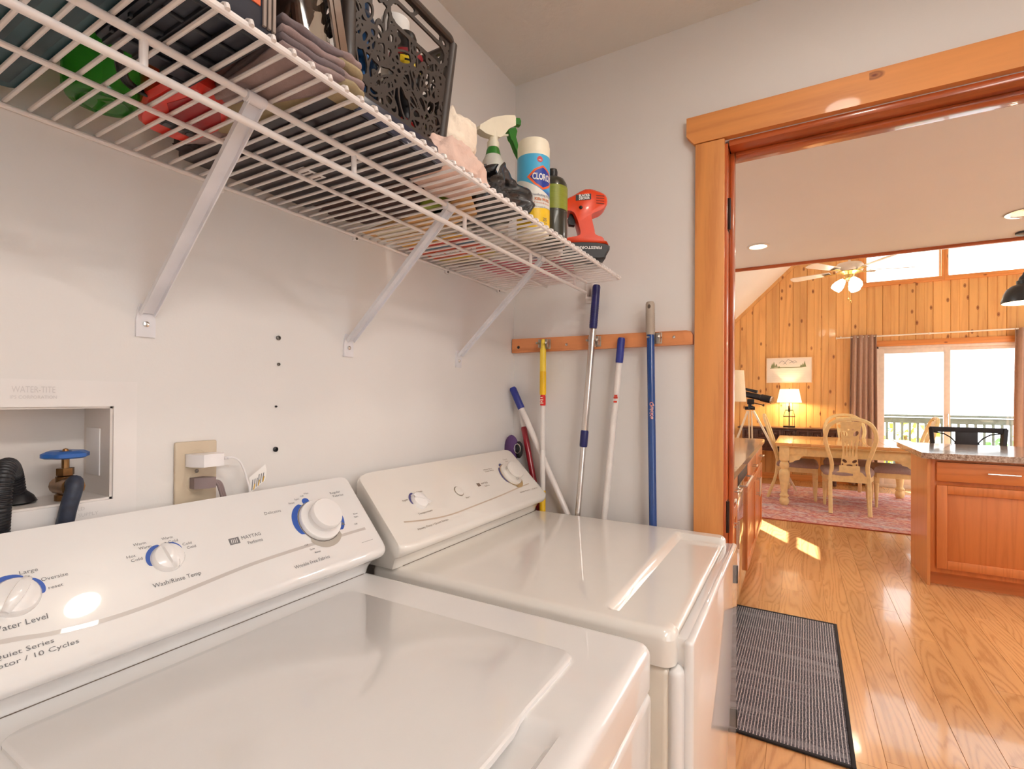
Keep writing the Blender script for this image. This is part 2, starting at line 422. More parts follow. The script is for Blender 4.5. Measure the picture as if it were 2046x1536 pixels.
# --- kitchen shell
struct('kitchen_ceiling', G().box(.115, 3.0, RIGHT, .3, 2.41, 2.47), m_kceil, 0)
struct('wall_kitchen', G().box(.115, 3.95, .065, .3, 0, 2.41), m_kwall, 0)
struct('wall_loft', G().prism([(YW+.1, 2.47), (YW+.1, vault(YW)), (-3, vault(-3)), (RIGHT, vault(RIGHT)), (RIGHT, 2.47)], 2.9, 3.0, 'yzx'), m_kwall, 0)
struct('trim_1', G().box(2.985, 3.012, RIGHT, YW, 2.388, 2.412, .003), m_jambh)
struct('vaulted_ceiling', G().prism([(YW+.06, vault(YW+.06)), (-3, vault(-3)), (RIGHT-.1, vault(RIGHT-.1)), (RIGHT-.1, vault(RIGHT-.1)+.12), (-3, vault(-3)+.12), (YW+.06, vault(YW+.06)+.12)], 2.9, XF+.15, 'yzx'), m_kceil, 0)
g = G()
for a in ((.115, .7, 0, 4), (.7, 2.5, 0, 1.0), (.7, 2.5, 2.1, 4), (2.5, 4.4, 0, 4), (4.4, 7.0, 0, .9), (4.4, 7.0, 2.2, 4), (7.0, XF+.1, 0, 4)): g.box(a[0], a[1], RIGHT-.1, RIGHT, a[2], a[3])
struct('wall_end', g, m_kwall, 0)
for k, (a, b, c, d) in enumerate(((.7, 2.5, 1.0, 2.1), (4.4, 7.0, .9, 2.2))):
    w = struct('window_%d' % (5+k))  # unseen windows added to let neutral fill daylight into the rooms
    obj('sash', G().box(a, b, RIGHT-.07, RIGHT-.03, c, c+.05, .004).box(a, b, RIGHT-.07, RIGHT-.03, d-.05, d, .004).box(a, a+.05, RIGHT-.07, RIGHT-.03, c, d, .004).box(b-.05, b, RIGHT-.07, RIGHT-.03, c, d, .004).box((a+b)/2-.03, (a+b)/2+.03, RIGHT-.07, RIGHT-.03, c, d, .004), m_white, w)
    obj('pane', G().box(a+.05, b-.05, RIGHT-.052, RIGHT-.048, c+.05, d-.05), m_glass, w)
# left wall of the living room, with the window that lets the sun in
LX0, LX1, LZ0, LZ1 = 6.10, 6.63, .95, 1.96
g = G()
for a in ((3.9, LX0, 0, 2.3), (LX0, LX1, 0, LZ0), (LX0, LX1, LZ1, 2.3), (LX1, XF+.1, 0, 2.3)):
    g.box(a[0], a[1], YW, YW+.06, a[2], a[3])
g.box(3.9, 3.95, .3, YW+.06, 0, 2.41)
struct('wall_living', g, m_kwall, 0)
w2 = struct('window_2')
obj('sash', G().box(LX0, LX1, YW+.01, YW+.05, 1.67, 1.73, .003).box(LX0, LX0+.02, YW+.01, YW+.05, LZ0, LZ1, .002), m_white, w2)
obj('pane', G().box(LX0+.02, LX1-.02, YW+.03, YW+.033, LZ0, LZ1), m_glass, w2)
# far wall: openings for the sliding door and the clerestory lights
D0, D1, DT = -1.915, -3.68, 2.15
C0, C1, CB, CT = -1.76, -4.4, 3.15, 4.0
g = G()
for a in ((YW+.1, C0, 0, 2.2, 3.9),):
    pass
g.prism([(YW+.1, 0), (YW+.1, vault(YW+.1)), (C0, vault(C0)), (C0, 0)], XF+.02, XF+.14, 'yzx')
g.box(XF+.02, XF+.14, C0, D0, 0, DT).box(XF+.02, XF+.14, C0, C1, DT, CB)
g.prism([(C0, CT), (C0, vault(C0)), (-3, vault(-3)), (C1, vault(C1)), (C1, CT)], XF+.02, XF+.14, 'yzx')
g.box(XF+.02, XF+.14, D1, C1, 0, DT).box(XF+.02, XF+.14, C1, RIGHT, 0, vault(RIGHT))
wfar = struct('wall_far', g, m_pine, 0)
def board(y0, z0, z1a, z1b):
    y1 = y0-.2; mid = y0-.1; t = .018; b = .006; gp = .0015
    pr = [(y0-gp, 0), (y0-gp, t-b), (y0-gp-b, t), (mid+.004, t), (mid, t-.004), (mid-.004, t), (y1+gp+b, t), (y1+gp, t-b), (y1+gp, 0)]
    n = len(pr); vs = []
    for top in (0, 1):
        for yy, d in pr:
            z = z0 if not top else z1a+(z1b-z1a)*(y0-yy)/.2
            vs.append((XF+.02-d, yy, z))
    fs = [tuple(range(n)), tuple(range(n, 2*n))]+[(i, (i+1) % n, n+(i+1) % n, n+i) for i in range(n)]
    obj('board', G().add(vs, fs), m_pine, wfar, 0)
y = YW
while y > -4.25:
    c = y-.1
    tops = (vault(y), vault(y-.2))
    if c > C0: board(y, 0, *tops)
    else:
        if c > D0+.02: board(y, 0, CB-.05, CB-.05)
        else: board(y, DT+.08, CB-.05, CB-.05)
        board(y, CT, *tops)
    y -= .2
struct('baseboard_far', G().box(XF-.018, XF+.002, YW, D0, 0, .1, .003), m_casingh)
struct('trim_2', G().prism([(YW, vault(YW)), (-1.9, vault(-1.9)), (-1.9, vault(-1.9)-.07), (YW, vault(YW)-.07)], XF-.02, XF+.001, 'yzx'), m_pine)
# clerestory windows
for k, (a, b) in enumerate(((C0, -2.69), (-2.765, -3.95))):
    w = struct('window_%d' % (3+k))
    obj('window_sill', G().box(XF-.03, XF+.06, a+.07 if k == 0 else a+.037, b-.037, CB-.065, CB, .003), m_casingh, w)
    obj('window_frame', G().box(XF-.02, XF+.08, b, b-.0375, CB, CT, .003).box(XF-.02, XF+.08, a+(.07 if k == 0 else .0375), a, CB, CT, .003), m_casing, w)
    obj('sash', G().box(XF+.03, XF+.06, a, a-.02, CB, CT, .002).box(XF+.03, XF+.06, b+.02, b, CB, CT, .002), m_white, w)
    obj('pane', G().box(XF+.045, XF+.049, a-.02, b+.02, CB, CT), m_glass, w)
# sliding glass door
sd = struct('door_2')
m_vinyl = M('door_vinyl', srgb(226, 214, 206), .4)
obj('door_head', G().box(XF-.02, XF+.01, D0+.02, D1, DT, DT+.085, .003), m_casingh, sd)
obj('door_frame', G().box(XF-.005, XF+.1, D0, D0-.035, 0, DT, .003).box(XF-.005, XF+.1, D1, D1+.04, 0, DT, .003).box(XF-.005, XF+.1, D0, D1, DT-.035, DT, .003).box(XF-.005, XF+.1, D0, D1, 0, .05, .003), m_vinyl, sd)
def leaf(y0, y1, x, t, st):
    o = obj('door_leaf', G().box(x, x+t, y0, y0-st, .05, DT-.035, .003).box(x, x+t, y1+st, y1, .05, DT-.035, .003).box(x, x+t, y0-st, y1+st, DT-.035-st, DT-.035, .003).box(x, x+t, y0-st, y1+st, .05, .05+st*2, .003), m_vinyl, sd)
    obj('pane', G().box(x+t*.4, x+t*.4+.004, y0-st, y1+st, .05+st*2, DT-.035-st), m_glass, o)
    return o
lf = leaf(D0-.035, -2.80, XF+.005, .04, .075)
leaf(-2.74, D1+.04, XF+.05, .04, .05)
g = G().tube([(XF+.0, -2.775, .92), (XF-.04, -2.765, .95), (XF-.045, -2.765, 1.03), (XF-.04, -2.765, 1.1), (XF, -2.775, 1.13)], .008, 8)
obj('door_handle', g, m_chrome, lf)

# ================================================================== OUTSIDE
m_deck = wood('deck_wood', srgb(150, 142, 136), srgb(104, 98, 94), 'Y', 8, .1, 6, 0, .7, 0, .4, .1)
m_teal = M('teal_paint', srgb(58, 112, 120), .5)
dk = struct('deck', G().box(XF+.14, 10.7, -7, 2, -.2, -.09), m_deck)
for i in range(16):
    obj('plank', G().box(XF+.15+i*.155, XF+.15+i*.155+.148, -7, 2, -.09, -.055, .003, 1), m_deck, dk, 0)
m_rl = M('weathered_teal', srgb(74, 92, 98), .7, 0, 0, .2, 12)
rl = thing('deck_railing', 'weathered deck railing with square balusters outside the sliding glass door', 'railing', (10.5, -2.8, -.055))
obj('top_rail', G().box(10.43, 10.57, -7, 1.5, 1.02, 1.06, .004), m_rl, rl)
obj('lower_rail', G().box(10.48, 10.52, -7, 1.5, .90, 1.0, .004), m_rl, rl)
obj('lower_rail', G().box(10.48, 10.52, -7, 1.5, .03, .1, .004), m_rl, rl)
bal = None
for i in range(70):
    yy = 1.4-i*.118
    if bal is None:
        bal = obj('baluster', G().box(10.482, 10.518, yy-.018, yy+.018, .1, .9, .003, 1), m_rl, rl, 0)
    else:
        b = bal.copy(); COL.objects.link(b); b.parent = rl; b.location = (0, -i*.118, 0)
for yy in (1.45, -2.95-1.3, -6.9):
    obj('post', G().box(10.45, 10.55, yy-.05, yy+.05, -.055, 1.02, .004), m_rl, rl)
m_trunk = wood('bark', srgb(120, 98, 78), srgb(70, 54, 42), 'Z', 8, .2, 6, 0, .9, 0, .6, .1)
m_leafs = [M('leaf_%d' % i, c, .6, 0, 0, .35, 9) for i, c in enumerate((srgb(206, 204, 96), srgb(128, 178, 120), srgb(214, 176, 92), srgb(110, 168, 150)))]
struct('ground', G().grid(24, 24, lambda u, v: (XF+2+u*60, -40+v*80, -4-u*10+1.2*mnoise.noise((u*6, v*6, 0)))), M('hill_grass', srgb(150, 170, 120), .9, 0, 0, .3, 2))
def tree(x, y, zt, r, k, label):
    rr = random.Random(k*11+3); t = thing('tree', label, 'tree', (x, y, -5), group='trees beyond the deck')
    obj('trunk', G().tube([(x, y, -5.5), (x+.05, y, zt-2*r), (x, y+.05, zt-.3)], [.14, .1, .04], 8), m_trunk, t)
    g = G()
    for i in range(900):
        d = V((rr.gauss(0, 1), rr.gauss(0, 1), rr.gauss(0, 1))).normalized()*r*(.45+.55*rr.random())
        c = V((x, y, zt-r))+V((d.x, d.y, d.z*1.05)); a = V((rr.gauss(0, 1), rr.gauss(0, 1), rr.gauss(0, 1))).normalized(); b = a.cross(V((rr.random(), 1, rr.random()))).normalized()
        s = .07+.07*rr.random()
        g.add([c-a*s, c+b*s*.6, c+a*s, c-b*s*.6], [(0, 1, 2, 3)])
    obj('crown', g, m_leafs[k % 4], t, 0, kind='stuff')
for k, (x, y, zt, r) in enumerate(((14.5, -3.3, .75, 1.1), (16, -6.0, .55, 1.3), (18, -9.2, .4, 1.4), (19.5, -3.2, .5, 1.5))):
    tree(x, y, zt, r, k, ('yellow-green bushy tree seen between the left railing balusters', 'pale green tree seen behind the middle of the deck railing',
         'golden autumn tree seen behind the right of the deck railing', 'blue-green tree farthest beyond the deck railing')[k])

# ================================================================== KITCHEN
def pull(name, a, b, out, r, m, parent):
    a, b, out = V(a), V(b), V(out); d = (b-a).normalized()*.012
    return obj(name, G().tube([a-d+out, b+d+out], r, 8).tube([a, a+out], r*.8, 8).tube([b, b+out], r*.8, 8), m, parent)
def shaker(name, face, u0, u1, z0, z1, ax, m, mh, parent, fw=.058, t=.02, sgn=-1):
    """framed door; face = plane coordinate, ax = axis the face looks along ('x' or 'y'); sgn = the way it faces"""
    def bx(g, a, b, c, d, t0, t1, bev=.003):
        lo, hi = face+sgn*t0, face+sgn*t1
        if ax == 'y': g.box(a, b, lo, hi, c, d, bev)
        else: g.box(lo, hi, a, b, c, d, bev)
        return g
    g = bx(G(), u0, u0+fw, z0, z1, 0, t); bx(g, u1-fw, u1, z0, z1, 0, t); bx(g, u0+fw, u1-fw, z0, z0+fw, 0, t); bx(g, u0+fw, u1-fw, z1-fw, z1, 0, t)
    o = obj(name, g, m, parent)
    obj('door_panel', bx(G(), u0+fw-.004, u1-fw+.004, z0+fw-.004, z1-fw+.004, .002, .011, .004), m, o)
    return o
FY = -.565
def base_cab(name, label, x0, x1, doors, parent=None):
    t = thing(name, label, 'cabinet', ((x0+x1)/2, -.27, 0))
    obj('body', G().box(x0, x1, FY, .055, .1, .9, .002), m_cabx, t)
    obj('toe_kick', G().box(x0, x1, FY+.06, FY+.075, 0, .1), m_cab, t)
    for (a, b, hs) in doors:
        d = shaker('door', FY, a, b, .125, .715, 'y', m_cab, m_cabh, t)
        hx = b-.035 if hs > 0 else a+.035
        pull('handle', (hx, FY-.02, .54), (hx, FY-.02, .66), (0, -.032, 0), .005, m_steel, d)
        w = obj('drawer', G().box(a, b, FY-.02, FY, .745, .88, .004), m_cabh, t)
        pull('handle', ((a+b)/2-.05, FY-.02, .815), ((a+b)/2+.05, FY-.02, .815), (0, -.032, 0), .005, m_steel, w)
    return t
base_cab('base_cabinet', 'oak base cabinet nearest the doorway, left of the dishwasher', .25, 1.62, ((.27, .93, 1), (.95, 1.27, 1), (1.29, 1.6, -1)))
base_cab('base_cabinet', 'oak base cabinet at the far end of the counter, beyond the dishwasher', 2.24, 3.84, ((2.27, 3.03, 1), (3.06, 3.82, -1)))
dw = thing('dishwasher', 'shiny stainless dishwasher under the granite counter between two oak cabinets', 'dishwasher', (1.93, -.27, 0))
m_dw = M('polished_steel', (.78, .76, .74), .07, 1, 0, .02)
obj('body', G().box(1.635, 2.225, FY+.02, .05, .1, .89), m_black, dw)
obj('door', G().box(1.637, 2.223, FY-.014, FY+.02, .12, .80, .004), m_dw, dw)
cp = obj('control_panel', G().box(1.637, 2.223, FY-.02, FY+.02, .805, .885, .005), m_black, dw)
pull('handle', (1.7, FY-.02, .80), (2.16, FY-.02, .80), (0, -.035, 0), .007, m_steel, cp)
obj('toe_kick', G().box(1.637, 2.223, FY+.06, FY+.07, 0, .1), m_black, dw)
ct = obj('countertop', G().prism([(.15, .06), (3.87, .06), (3.87, -.565), (3.84, -.603), (.15, -.603)], .9, .937, 'xyz'), m_gran)
tag(ct, 'brown granite countertop along the left cabinets and dishwasher', 'countertop')
# island
IX, IY = 3.03, -1.69
il = thing('kitchen_island', 'honey oak kitchen island with one drawer above a framed door', 'island', (3.33, -2.5, 0))
obj('side_panel', G().prism([(IX, .0), (IX, .905), (3.63, .905), (3.63, 0)], IY-.018, IY, 'xzy'), m_cabx, il)
obj('body', G().box(IX+.02, 3.63, -4.2, IY-.018, .1, .905, .002), m_cab, il)
obj('face_frame', G().box(IX, IX+.02, IY-.018, IY-.05, .1, .905, .0015).box(IX, IX+.02, -4.2, IY-.05, .89, .905).box(IX, IX+.02, -4.2, IY-.05, .715, .755, .001).box(IX, IX+.02, -4.2, IY-.05, .1, .135, .001).box(IX, IX+.02, -2.43, -2.49, .1, .9, .001).box(IX, IX+.02, -3.2, -3.3, .1, .9, .001), m_cab, il)
obj('toe_kick', G().box(IX+.065, IX+.08, -4.2, IY-.018, 0, .1), m_cabh, il)
for (a, b) in ((-2.43, -1.739), (-3.2, -2.5)):
    w = obj('drawer', G().box(IX-.02, IX, a, b, .75, .885, .005), m_cabh, il)
    pull('handle', (IX-.02, (a+b)/2-.07, .822), (IX-.02, (a+b)/2+.07, .822), (-.03, 0, 0), .005, m_steel, w)
    shaker('door', IX, a, b, .135, .72, 'x', m_cab, m_cabh, il)
it = obj('countertop', G().prism([(2.985, -1.70), (3.02, -1.655), (4.07, -1.655), (4.07, -4.25), (2.985, -4.25)], .905, .947, 'xyz'), m_gran)
tag(it, 'grey-brown granite countertop on the oak island', 'countertop')
# bar stool behind the island
m_stool = M('black_metal', (.02, .022, .028), .42, .3)
st = thing('bar_stool', 'black metal bar stool with open back behind the island', 'stool', (4.42, -2.2, 0))
for (x, yy) in ((4.2, -2.0), (4.2, -2.44)):
    obj('leg', G().bar((x, yy, .62), (x-.05, yy+(.03 if yy > -2.2 else -.03), 0), .03, .03), m_stool, st)
for yy, e in ((-2.0, 1), (-2.44, -1)):
    obj('back_post', G().bar((4.5, yy+.02*e, 0), (4.45, yy, .62), .032, .03).bar((4.45, yy, .62), (4.46, yy+.035*e, 1.07), .045, .03), m_stool, st)
obj('seat', G().box(4.18, 4.47, -2.43, -2.0, .6, .66, .02), m_stool, st)
obj('top_rail', G().prism([(-1.955, 1.078), (-2.488, 1.078), (-2.488, 1.03), (-2.455, 1.03), (-2.3, 1.035), (-2.14, 1.035), (-1.99, 1.03), (-1.955, 1.03)], 4.445, 4.475, 'yzx'), m_stool, st)
obj('back_panel', G().box(4.45, 4.47, -2.295, -2.14, .72, 1.04, .004), m_stool, st)
for e in (1, -1):
    pts = [(4.46, -2.22+e*.24, 1.03), (4.46, -2.22+e*.16, 1.015), (4.46, -2.22+e*.11, .98), (4.46, -2.22+e*.08, .94), (4.46, -2.22+e*.09, .86), (4.46, -2.22+e*.2, .74)]
    obj('curved_rod', G().tube(pts, .006, 6), m_stool, st)
obj('footrest', G().bar((4.16, -2.0, .22), (4.16, -2.44, .22), .02, .02).bar((4.16, -2.0, .22), (4.48, -2.0, .22), .02, .02).bar((4.16, -2.44, .22), (4.48, -2.44, .22), .02, .02), m_stool, st)
# mat by the doorway
nt = NT('woven_mat'); pbr(nt, .9); c = nt.coord()
sp = nt.n('SeparateXYZ'); nt.l(c, sp.inputs[0])
ph = nt.math('FRACT', nt.math('MULTIPLY', nt.math('ADD', sp.outputs[1], nt.math('MULTIPLY', nt.math('SUBTRACT', nt.noise(c, 30, 2), .5), .004)), 84))
line = nt.ramp(ph, [(.0, (0, 0, 0)), (.30, (0, 0, 0)), (.42, (1, 1, 1)), (.58, (1, 1, 1)), (.70, (0, 0, 0))])
cs = nt.coord((90, 260, 1)); thr = nt.noise(cs, 1, 2, .6)
xs_ = nt.coord((7, .6, 1)); pat = nt.noise(xs_, 2.2, 2)
dark = nt.ramp(thr, [(.4, srgb(48, 50, 58)), (.62, srgb(104, 104, 112))])
lite = nt.ramp(thr, [(.3, srgb(150, 148, 152)), (.6, srgb(208, 204, 204))])
cc = nt.mix(line, dark, lite); cc = nt.mix(nt.ramp(pat, [(.52, (0, 0, 0)), (.64, (.4, .4, .4))]), cc, srgb(150, 150, 156))
nt.l(cc, nt.b.inputs['Base Color']); nt.bump(thr, .5, .003)
mt = thing('floor_mat', 'charcoal and grey ribbed mat on the oak floor inside the doorway', 'mat', (1.26, -.8, .001), math.radians(-.6))
obj('mat_pile', G().box(-.65, .65, -.265, .262, 0, .007, .002), nt.m, mt)
m_edge = M('mat_binding', (.012, .012, .015), .8)
for a in ((-.665, .665, -.28, -.265), (-.665, .665, .262, .277), (-.665, -.65, -.265, .262), (.65, .665, -.265, .262)):
    obj('edging', G().box(a[0], a[1], a[2], a[3], 0, .009, .003), m_edge, mt)
# ceiling lights in the kitchen, with added fill lights out of view
m_lamp = M('lamp_glow', (1, .93, .8), .5, emit=9, ecol=(1, .86, .62))
m_dim = M('lamp_dim', (1, .95, .85), .4, emit=.5, ecol=(1, .9, .7))
m_ring = M('light_trim', (.8, .78, .75), .3)
def downlight(x, y, z, label, mm, r=.072, ring=None):
    t = thing('recessed_light', label, 'light', (x, y, z))
    obj('trim_ring', G().lathe([(r, 0), (r*1.02, -.006), (r*.8, -.008), (r*.76, -.002)], 28, (x, y, z)), ring or m_ring, t)
    obj('lens', G().lathe([(r*.77, -.003), (r*.4, -.005), (0, -.0055)], 28, (x, y, z)), mm, t)
downlight(2.385, -.635, 2.41, 'lit recessed ceiling light above the doorway side of the kitchen', m_lamp)
downlight(2.41, -2.03, 2.41, 'chrome-ringed recessed ceiling light above the pendant lamp', m_dim, .095, m_chrome)
area('kitchen_downlight', (2.385, -.635, 2.395), (0, 0, 0), .12, 8, (1, .93, .85))
area('kitchen_downlight', (1.2, -2.6, 2.39), (0, 0, 0), .2, 16, (1, .95, .92))  # added fill over the aisle, outside the view
area('kitchen_downlight', (2.4, -3.4, 2.39), (0, 0, 0), .2, 16, (1, .95, .92))  # added fill over the far corner, outside the view
downlight(1.2, -2.6, 2.41, 'added recessed fill light over the kitchen aisle, out of view', m_lamp)
downlight(2.4, -3.4, 2.41, 'added recessed fill light over the far kitchen corner, out of view', m_lamp)
# pendant
px, py, pz = 2.87, -2.155, 1.955
pd = thing('pendant_lamp', 'black dome pendant lamp hanging over the island', 'lamp', (px, py, 2.41))
m_pblack = M('pendant_black', (.035, .042, .05), .35, .2)
prof = [(.118, 0), (.117, .018), (.105, .06), (.09, .09), (.07, .108), (.045, .118), (.045, .14), (.036, .146), (.03, .165), (.018, .178), (.012, .195), (0, .2)]
obj('shade', G().lathe(prof, 32, (px, py, pz)), m_pblack, pd)
obj('shade_lining', G().lathe([(r*.96, z) for r, z in prof[:6]]+[(0, .11)], 32, (px, py, pz-.001)), M('shade_lining', (.9, .84, .72), .5), pd)
obj('bulb', G().ball((px, py, pz+.05), .028), M('bulb_glow', (1, .95, .8), .5, emit=14, ecol=(1, .85, .6)), pd)
obj('cord', G().tube([(px, py, pz+.195), (px, py, 2.40)], .003, 6), M('clear_cord', (.75, .7, .68), .3), pd)
obj('canopy', G().lathe([(0, 0), (.05, 0), (.05, -.012), (.02, -.02), (0, -.02)], 20, (px, py, 2.41)), m_pblack, pd)
point('pendant_bulb', (px, py, pz+.015), 6, WARM, .03)
# ================================================================== DINING / LIVING ROOM
# patterned rug
nt = NT('faded_rug'); pbr(nt, .95, 0, 0, .2); c = nt.coord()
s1 = nt.coord((1.2, .7, 1)); base = nt.noise(s1, 3.6, 5, .68)
col = nt.ramp(base, [(.3, srgb(196, 104, 96)), (.42, srgb(220, 158, 148)), (.5, srgb(190, 108, 114)), (.58, srgb(212, 184, 194)), (.68, srgb(170, 168, 192))])
weave = nt.noise(nt.coord((46, 16, 1)), 1, 3, .7)
col = nt.mix(nt.ramp(weave, [(.47, (0, 0, 0)), (.62, (.85, .85, .85))]), col, srgb(236, 222, 214))
wv = nt.noise(nt.coord((38, 15, 1)), 1.3, 2, .6)
col = nt.mix(nt.ramp(wv, [(.58, (0, 0, 0)), (.66, (.65, .65, .65))]), col, srgb(126, 76, 96))
vo = nt.n('TexVoronoi', _distance='MANHATTAN'); vo.inputs['Scale'].default_value = 1; vo.inputs['Randomness'].default_value = .55
nt.l(nt.coord((1.9, 1.25, 1)), vo.inputs['Vector'])
dia = nt.ramp(nt.math('ADD', vo.outputs['Distance'], nt.math('MULTIPLY', nt.math('SUBTRACT', weave, .5), .2)), [(.1, (.8, .8, .8)), (.17, (0, 0, 0)), (.24, (0, 0, 0)), (.27, (.5, .5, .5)), (.31, (0, 0, 0))])
col = nt.mix(dia, col, srgb(236, 218, 190))
nt.l(col, nt.b.inputs['Base Color']); nt.bump(weave, .5, .004)
rg = thing('patterned_rug', 'faded red and mauve patterned rug under the dining table', 'rug', (5.95, -1.2, 0))
obj('rug_pile', G().box(4.66, 7.2, -2.9, .35, .0005, .010, .003), nt.m, rg)
obj('border_strip', G().box(4.645, 4.66, -2.9, .35, .0005, .009, .002), M('rug_binding', srgb(176, 88, 70), .9), rg)
RZ = .0105
# dining table
m_top = wood('table_top_wood', srgb(226, 176, 116), srgb(190, 130, 72), 'Y', 6, .1, 6, 0, .22, .4, .35, .05)
tb = thing('dining_table', 'square cream farmhouse dining table with honey wood top and turned legs', 'table', (6.2, -1.4, RZ))
TX0, TX1, TY0, TY1 = 5.44, 6.96, -2.17, -.635
for i in range(8):
    a = TY1-(TY1-TY0)/8*i
    obj('plank', G().box(TX0, TX1, a-(TY1-TY0)/8+.0006, a, .755, .788, .004, 1), m_top, tb)
obj('edge_moulding', G().box(TX0+.012, TX1-.012, TY0+.012, TY1-.012, .742, .756, .004), m_cream, tb)
obj('apron', G().box(TX0+.09, TX0+.115, TY0+.12, TY1-.12, .63, .745, .003).box(TX1-.115, TX1-.09, TY0+.12, TY1-.12, .63, .745, .003).box(TX0+.12, TX1-.12, TY1-.115, TY1-.09, .63, .745, .003).box(TX0+.12, TX1-.12, TY0+.09, TY0+.115, .63, .745, .003), m_cream, tb)
obj('apron_panel', G().box(TX0+.08, TX0+.092, -.98, TY1-.14, .645, .735, .003), m_cream, tb)
lp = [(.0, 0), (.036, 0), (.05, .02), (.055, .05), (.05, .08), (.036, .1), (.05, .105), (.054, .125), (.04, .14), (.036, .16), (.045, .24), (.058, .33), (.063, .38), (.058, .42), (.04, .44), (.034, .45), (.05, .47), (.055, .5), (.046, .53), (.038, .54), (.05, .55), (.05, .56), (.0, .56)]
for x in (TX0+.1, TX1-.1):
    for yy in (TY1-.1, TY0+.1):
        g = G().lathe([(r, z+RZ) for r, z in lp], 20, (x, yy, 0)).box(x-.055, x+.055, yy-.055, yy+.055, .56+RZ, .745, .004)
        obj('leg', g, m_cream, tb)
for yy, e in ((TY1-.155, -1), (TY0+.155, 1)):
    poly = [(yy, .635), (yy+e*.16, .635), (yy+e*.13, .62), (yy+e*.11, .585), (yy+e*.06, .57), (yy+e*.04, .55), (yy, .54)]
    obj('bracket', G().prism(poly, TX0+.092, TX0+.112, 'yzx'), m_cream, tb)
# dining chairs (local: front towards +x)
m_seat = M('grey_seat_fabric', srgb(168, 150, 152), .9, 0, 0, .08, 60, .3, 400)
def spl(pts, n):
    """smooth polyline through points"""
    out = []; m = len(pts)
    for i in range(m-1):
        p0, p1, p2, p3 = V(pts[max(i-1, 0)]), V(pts[i]), V(pts[i+1]), V(pts[min(i+2, m-1)])
        for k in range(n):
            t = k/n
            out.append(.5*((2*p1)+(p2-p0)*t+(2*p0-5*p1+4*p2-p3)*t*t+(3*p1-p0-3*p2+p3)*t**3))
    out.append(V(pts[-1])); return out
def lean(z):
    T_ = ((0, -.25), (.2, -.18), (.35, -.145), (.5, -.135), (.7, -.18), (.9, -.245), (1.12, -.315))
    for (a, xa), (b, xb) in zip(T_, T_[1:]):
        if z <= b: return xa+(xb-xa)*(z-a)/(b-a)
    return T_[-1][1]
def splat(u, v):
    # outline
    hw = .07 if v > .72 else .07+(.72-v)*.09
    if v > .72: hw = .07+(v-.72)*.09
    d = hw-abs(u)
    def hole(cu, cv, ru, rv, ang=0):
        c_, s_ = math.cos(ang), math.sin(ang); a, b = u-cu, v-cv; a, b = a*c_+b*s_, -a*s_+b*c_
        return (math.sqrt((a/ru)**2+(b/rv)**2)-1)*min(ru, rv)
    for k in (-1.5, -.5, .5, 1.5): d = min(d, hole(k*.03*(1+.5*(v-.72)), .76, .0085, .10))
    for e in (-1, 1):
        d = min(d, hole(e*.048, .605, .027, .017, e*.7)); d = min(d, hole(e*.068, .565, .009, .012))
        d = min(d, hole(e*.052, .93, .022, .034, -e*.6)); d = min(d, hole(e*.02, .975, .01, .009))
    d = min(d, hole(0, .555, .03, .013))
    return d
